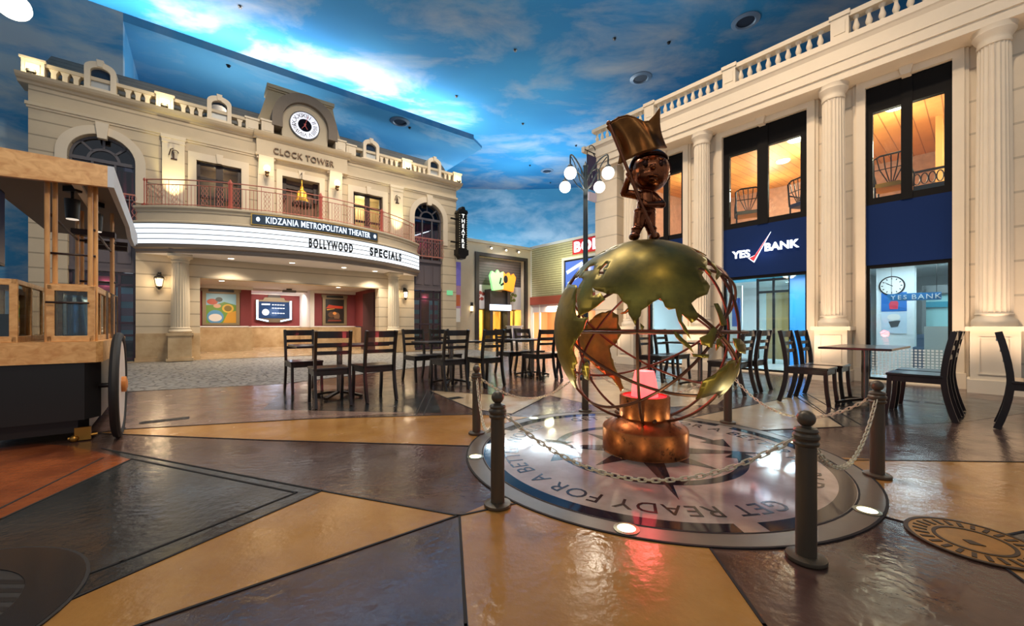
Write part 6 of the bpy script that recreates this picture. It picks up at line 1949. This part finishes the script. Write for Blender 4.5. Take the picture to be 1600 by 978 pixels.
m = MB(); m.cyl(PA, PB, 0.0135, 12); m.sphere(PB, 0.02, 12, 8); m.build('flagpole', M('pole_bronze', (128, 76, 52), 0.3, metal=0.9), st)
# flag sheet
def pxl(px_, py_):                      # flag outline measured at the statue's own distance
    Y = 3.07
    return Vector(((px_ - 800) / FPX * Y - st.location.x, 0, 1 + (510 - py_) / FPX * Y - st.location.z))
top = [(949, 199), (957, 187), (968, 180), (980, 179), (992, 184), (1004, 191), (1012, 193), (1019, 187), (1026, 177)]
bot = [(967, 256), (974, 252), (983, 246), (993, 241), (1003, 239), (1012, 240), (1021, 238), (1031, 233), (1043, 228)]
def samp(arr, u):
    f = u * (len(arr) - 1); i = min(int(f), len(arr) - 2); t_ = f - i
    return (arr[i][0] * (1 - t_) + arr[i + 1][0] * t_, arr[i][1] * (1 - t_) + arr[i + 1][1] * t_)
m = MB()
NU, NV = 40, 22
vs = []
for j in range(NV + 1):
    v = j / NV
    for i in range(NU + 1):
        u = i / NU
        a = samp(top, u); b = samp(bot, u)
        x_ = a[0] * (1 - v) + b[0] * v + 9 * sin(pi * v) * (1 - u) ** 1.5 - 5 * sin(pi * v) * u ** 3
        y_ = a[1] * (1 - v) + b[1] * v
        p = pxl(x_, y_)
        p.y = -0.12 + 0.055 * sin(u * 5.6 + v * 0.8) * (0.25 + u) + 0.018 * sin(u * 11 - v * 3)
        vs.append(p)
fs = [(j * (NU + 1) + i, j * (NU + 1) + i + 1, (j + 1) * (NU + 1) + i + 1, (j + 1) * (NU + 1) + i) for j in range(NV) for i in range(NU)]
m.add(vs, fs, True)
fo = m.build('flag', M('flag_bronze', (148, 92, 44), 0.3, metal=0.92, col2=(96, 58, 30), vs=5), st)
sd = fo.modifiers.new('thickness', 'SOLIDIFY'); sd.thickness = 0.007
m = MB()
for k_, e in ((0.07, 0), (0.93, 1)):
    pass
edge = [vs[i] + Vector((0, -0.004, 0)) for i in range(NU + 1)]
m.tube(edge, 0.007, 6)
m.tube([vs[NV * (NU + 1) + i] + Vector((0, -0.004, 0)) for i in range(NU + 1)], 0.007, 6)
m.tube([vs[j * (NU + 1) + NU] for j in range(NV + 1)], 0.008, 6); m.tube([vs[j * (NU + 1)] for j in range(NV + 1)], 0.008, 6)
m.build('flag_hem', M('flag_bronze', (0, 0, 0)), st)

# ------------------------------------------------------------------ wooden vending cart at the left
OAK = wood('light_oak', (234, 186, 124), (208, 152, 92), 'X', 7, 0.4)
OAKV = wood('light_oak_upright', (232, 180, 116), (202, 144, 86), 'Z', 7, 0.4)
GRAPH = M('graphite_paint', (30, 29, 30), 0.35)
CT_ANG = ANG_T
CC = Vector((-3.59, 3.45, 0))
ct = empty('vending_cart', CC, 0, 'wooden vending cart with glass cases, dark base and flat oak edged roof', 'cart')
# cart-local axes: x along the theatre direction (right), y along the bank direction (away)
AX = Vector((UT[0], UT[1], 0)); AY = Vector((-UR[0], -UR[1], 0))
def cm(m):
    m.v = [tuple(AX * p[0] + AY * p[1] + Vector((0, 0, p[2]))) for p in m.v]
    return m
WL, DP = -0.74, 2.4
m = MB()
m.prism([(WL, 0.02), (-0.09, 0.02), (0.0, 0.14), (0.0, DP - 0.1), (-0.1, DP), (WL, DP)], 'z', 0.2, 0.69)
m.prism([(WL, 0.12), (-0.14, 0.12), (-0.08, 0.2), (-0.08, DP - 0.2), (WL, DP - 0.1)], 'z', 0.08, 0.2)
cm(m).build('cart_body', GRAPH, ct)
m = MB(); m.prism([(WL, 0.0), (-0.02, 0.0), (0.02, 0.05), (0.02, DP), (WL, DP)], 'z', 0.69, 0.87)
cm(m).build('wood_band', OAK, ct)
# glass cases
def case(x0, x1, y0, y1, z0, z1):
    m = MB(); m.plate([(x0, z0), (x1, z0), (x1, z1), (x0, z1)], [[(x0 + 0.045 + 0.02 * (1 - cos(a)) * 0, z0 + 0.05) for a in (0,)] + [(x1 - 0.045, z0 + 0.05), (x1 - 0.045, z1 - 0.05), (x0 + 0.045, z1 - 0.05)]], y0, y0 + 0.035)
    m.box(x0, x0 + 0.035, y0, y1, z1 - 0.04, z1); m.box(x1 - 0.035, x1, y0, y1, z1 - 0.04, z1); m.box(x0, x1, y1 - 0.035, y1, z1 - 0.04, z1); m.box(x0, x1, y1 - 0.035, y1, z0, z0 + 0.05)
    for xx in (x0, x1 - 0.035):
        m.box(xx, xx + 0.035, y1 - 0.035, y1, z0, z1)
        for yy in (y0 + (y1 - y0) * 0.36, y0 + (y1 - y0) * 0.68): m.box(xx, xx + 0.03, yy, yy + 0.03, z0, z1)
        m.box(xx, xx + 0.03, y0, y1, z0, z0 + 0.05)
    o = cm(m).build('display_case', OAK, ct, bevel=0.004)
    g = MB(); g.box(x0 + 0.02, x1 - 0.02, y0 + 0.015, y0 + 0.02, z0 + 0.03, z1 - 0.03); g.box(x1 - 0.02, x1 - 0.015, y0 + 0.02, y1 - 0.02, z0 + 0.03, z1 - 0.03); g.box(x0 + 0.02, x1 - 0.02, y0 + 0.02, y1 - 0.02, z1 - 0.012, z1 - 0.006)
    cm(g).build('case_glass', CLEAR, o)
    return o
case(-0.31, -0.03, 0.04, 1.3, 0.87, 1.35)
case(-0.73, -0.46, 0.02, 1.3, 0.87, 1.38)
m = MB(); m.box(-0.31, -0.03, 0.1, 1.2, 1.35, 1.365); cm(m).build('case_lid', OAK, ct)
m = MB(); m.box(-0.71, -0.48, 0.09, 0.4, 0.875, 1.1); cm(m).build('black_tray', BLACK, ct)
k = 0
for y_ in (0.16, 0.4, 0.64, 0.88, 1.1):
    m = MB(); m.lathe([(0.062, 0.0), (0.066, 0.01), (0.066, 0.34), (0.055, 0.38), (0.055, 0.4)], (-0.17, y_, 0.872), 4, smooth=False, mtx=None)
    o = cm(m).build('clear_canister', glass('canister_plastic', (206, 216, 226), 0.12, 0.1), None, CC)
    tag(o, ('nearest', 'second nearest', 'middle', 'second farthest', 'farthest')[k] + ' clear plastic canister in the cart display case', 'canister', 'clear canisters in the cart case'); k += 1
# posts, in pairs at the case corners
for x_, y_ in ((-0.31, 0.07), (-0.275, 0.13), (-0.06, 0.07), (-0.035, 0.13), (-0.30, 1.42), (-0.27, 1.48), (-0.03, 1.42), (-0.06, 1.9)):
    m = MB(); m.cyl((x_, y_, 0.87), (x_, y_, 2.28), 0.017, 10); cm(m).build('roof_post', OAKV, ct)
for p_, q_, r_ in (((-0.31, 0.0, 1.2), (-0.06, 0.0, 1.2), 0.009), ((-0.31, 0.1, 1.62), (-0.03, 0.1, 1.62), 0.009), ((-0.29, 1.45, 1.95), (0.0, 1.45, 1.95), 0.012), ((-0.29, 1.45, 1.5), (0.0, 1.45, 1.5), 0.012),
                   ((-0.3, 0.1, 1.95), (-0.3, 1.45, 1.95), 0.01), ((-0.04, 0.1, 1.85), (-0.04, 1.45, 1.85), 0.01), ((-0.3, 1.45, 1.29), (-0.03, 1.45, 1.29), 0.03)):
    m = MB(); m.cyl(p_, q_, r_, 8); cm(m).build('cross_rail', BROWNW, ct)
m = MB()
for y0, y1 in ((0.35, 0.75), (0.85, 1.3)):
    m.tube([(0.02, y0, 0.88), (0.02, y0, 1.33), (0.02, y1, 1.33), (0.02, y1, 0.88)], 0.008, 6)
cm(m).build('side_guard', CHROME, ct)
# roof: fascia, side valance with cut end, dark underside, top
m = MB(); m.prism([(-0.62, 2.22), (-0.55, 2.16), (0.06, 2.2), (0.06, 2.38), (WL - 0.06, 2.38), (WL - 0.06, 2.30)], 'y', -0.1, -0.06)
cm(m).build('roof_fascia', OAK, ct)
m = MB(); m.prism([(-0.1, 2.2), (-0.1, 2.38), (3.3, 2.38), (3.3, 2.24), (3.0, 2.2), (2.7, 2.12), (2.0, 2.12), (1.7, 2.2), (0.8, 2.2)], 'x', 0.06, 0.1)
cm(m).build('roof_valance', M('pale_grey_blue_paint', (196, 204, 216), 0.5), ct)
m = MB(); m.box(WL - 0.06, 0.06, -0.06, 3.3, 2.3, 2.34)
cm(m).build('roof_underside', M('taupe_underside', (112, 100, 90), 0.6), ct)
m = MB(); m.box(WL - 0.06, 0.06, -0.06, 3.3, 2.34, 2.37)
cm(m).build('roof_top', OAK, ct)
for b6 in ((-0.34, 0.0, 1.35, 1.5, 2.0, 2.06), (-0.34, 0.0, 3.1, 3.2, 2.1, 2.2), (-0.4, 0.05, 2.3, 2.36, 2.05, 2.1)):
    m = MB(); m.box(*b6); cm(m).build('roof_beam', BROWNW, ct)
# wheel
wc = AX * 0.115 + AY * 0.10
wm = Matrix.Translation(Vector((wc.x, wc.y, 0.475))) @ Matrix((AX, AY, Vector((0, 0, 1)))).transposed().to_4x4() @ Matrix.Rotation(pi / 2, 4, 'Y')
wh = empty('cart_wheel'); wh.parent = ct
m = MB()
tp = [wm @ Vector((0.44 * cos(2 * pi * i / 56), 0.44 * sin(2 * pi * i / 56), 0)) for i in range(56)]
m.tube(tp, 0.032, 10, closed=True); m.build('tyre', M('black_rubber', (24, 24, 26), 0.6), wh)
m = MB(); m.tube([wm @ Vector((0.395 * cos(2 * pi * i / 56), 0.395 * sin(2 * pi * i / 56), 0)) for i in range(56)], 0.018, 8, closed=True); m.build('rim', M('rim_silver', (196, 192, 186), 0.3, metal=0.7), wh)
m = MB(); m.lathe([(0.385, -0.02), (0.385, 0.02)], seg=48, mtx=wm); m.build('wheel_disc', M('wheel_disc_grey', (222, 216, 210), 0.4, var=0.1), wh)
m = MB(); m.lathe([(0.07, 0.0), (0.07, 0.05), (0.03, 0.06)], seg=20, mtx=wm); m.build('hub', M('hub_orange', (206, 130, 60), 0.4), wh)
m = MB(); m.lathe([(0.02, -0.13), (0.02, 0.0)], seg=10, mtx=wm); m.build('axle', BLACK, wh)
m = MB(); m.box(-0.16, -0.06, 0.1, 0.14, 0.01, 0.12); m.cyl((-0.2, 0.12, 0.03), (-0.02, 0.12, 0.05), 0.012, 8); m.sphere((-0.16, 0.1, 0.03), 0.03, 10, 6)
cm(m).build('caster', M('bright_brass', (176, 130, 60), 0.35, metal=0.8), ct)
# track spotlights under the roof
tl = empty('track_spotlight', CC + AX * -0.22 + AY * 0.5 + Vector((0, 0, 2.3)), 0, 'black track spotlight hanging under the cart roof', 'lamp', 'track spotlights under the cart roof')
m = MB(); m.cyl((0, 0, -0.12), (0.0, 0, -0.3), 0.055, 14, 0.045); m.build('lamp_head', BLACK, tl)
m = MB(); m.cyl((0, 0, 0), (0, 0, -0.12), 0.012, 8); m.box(-0.06, 0.06, -0.03, 0.03, -0.05, 0.0); m.build('lamp_stem', BLACK, tl)
m = MB(); m.cyl((0, 0, -0.301), (0, 0, -0.306), 0.042, 14); m.build('lamp_lens', M('dim_lens', (220, 210, 196), 0.3, emit=(255, 240, 220), es=0.6), tl)
t2 = copy_tree(tl); t2.location = CC + AX * -0.12 + AY * 1.05 + Vector((0, 0, 2.3)); tag(t2, 'second black track spotlight farther back under the cart roof', 'lamp')
m = MB(); m.box(-0.03, 0.03, 0.1, 1.6, -0.01, 0.02); m.v = [tuple(AX * p[0] + AY * p[1] + Vector((0, 0, p[2]))) for p in m.v]
tag(m.build('lighting_track', WHITE, None, CC + AX * -0.17 + Vector((0, 0, 2.28))), 'pale lighting track fixed under the cart roof', 'light track')
# dark screen at the left edge
m = MB(); m.box(-0.03, 0.0, 0.0, 0.3, 0, 0.62)
m.cur = 1; m.box(0.0, 0.004, 0.02, 0.28, 0.02, 0.6)
m = cm(m)
o = m.build('menu_screen', [BLACK, M('screen_deep_blue', (12, 30, 54), 0.3, emit=(10, 40, 80), es=0.1)], None, CC + AX * -0.58 + AY * 0.0 + Vector((0, 0, 1.5)))
tag(o, 'dark upright screen at the left edge under the cart roof', 'screen')
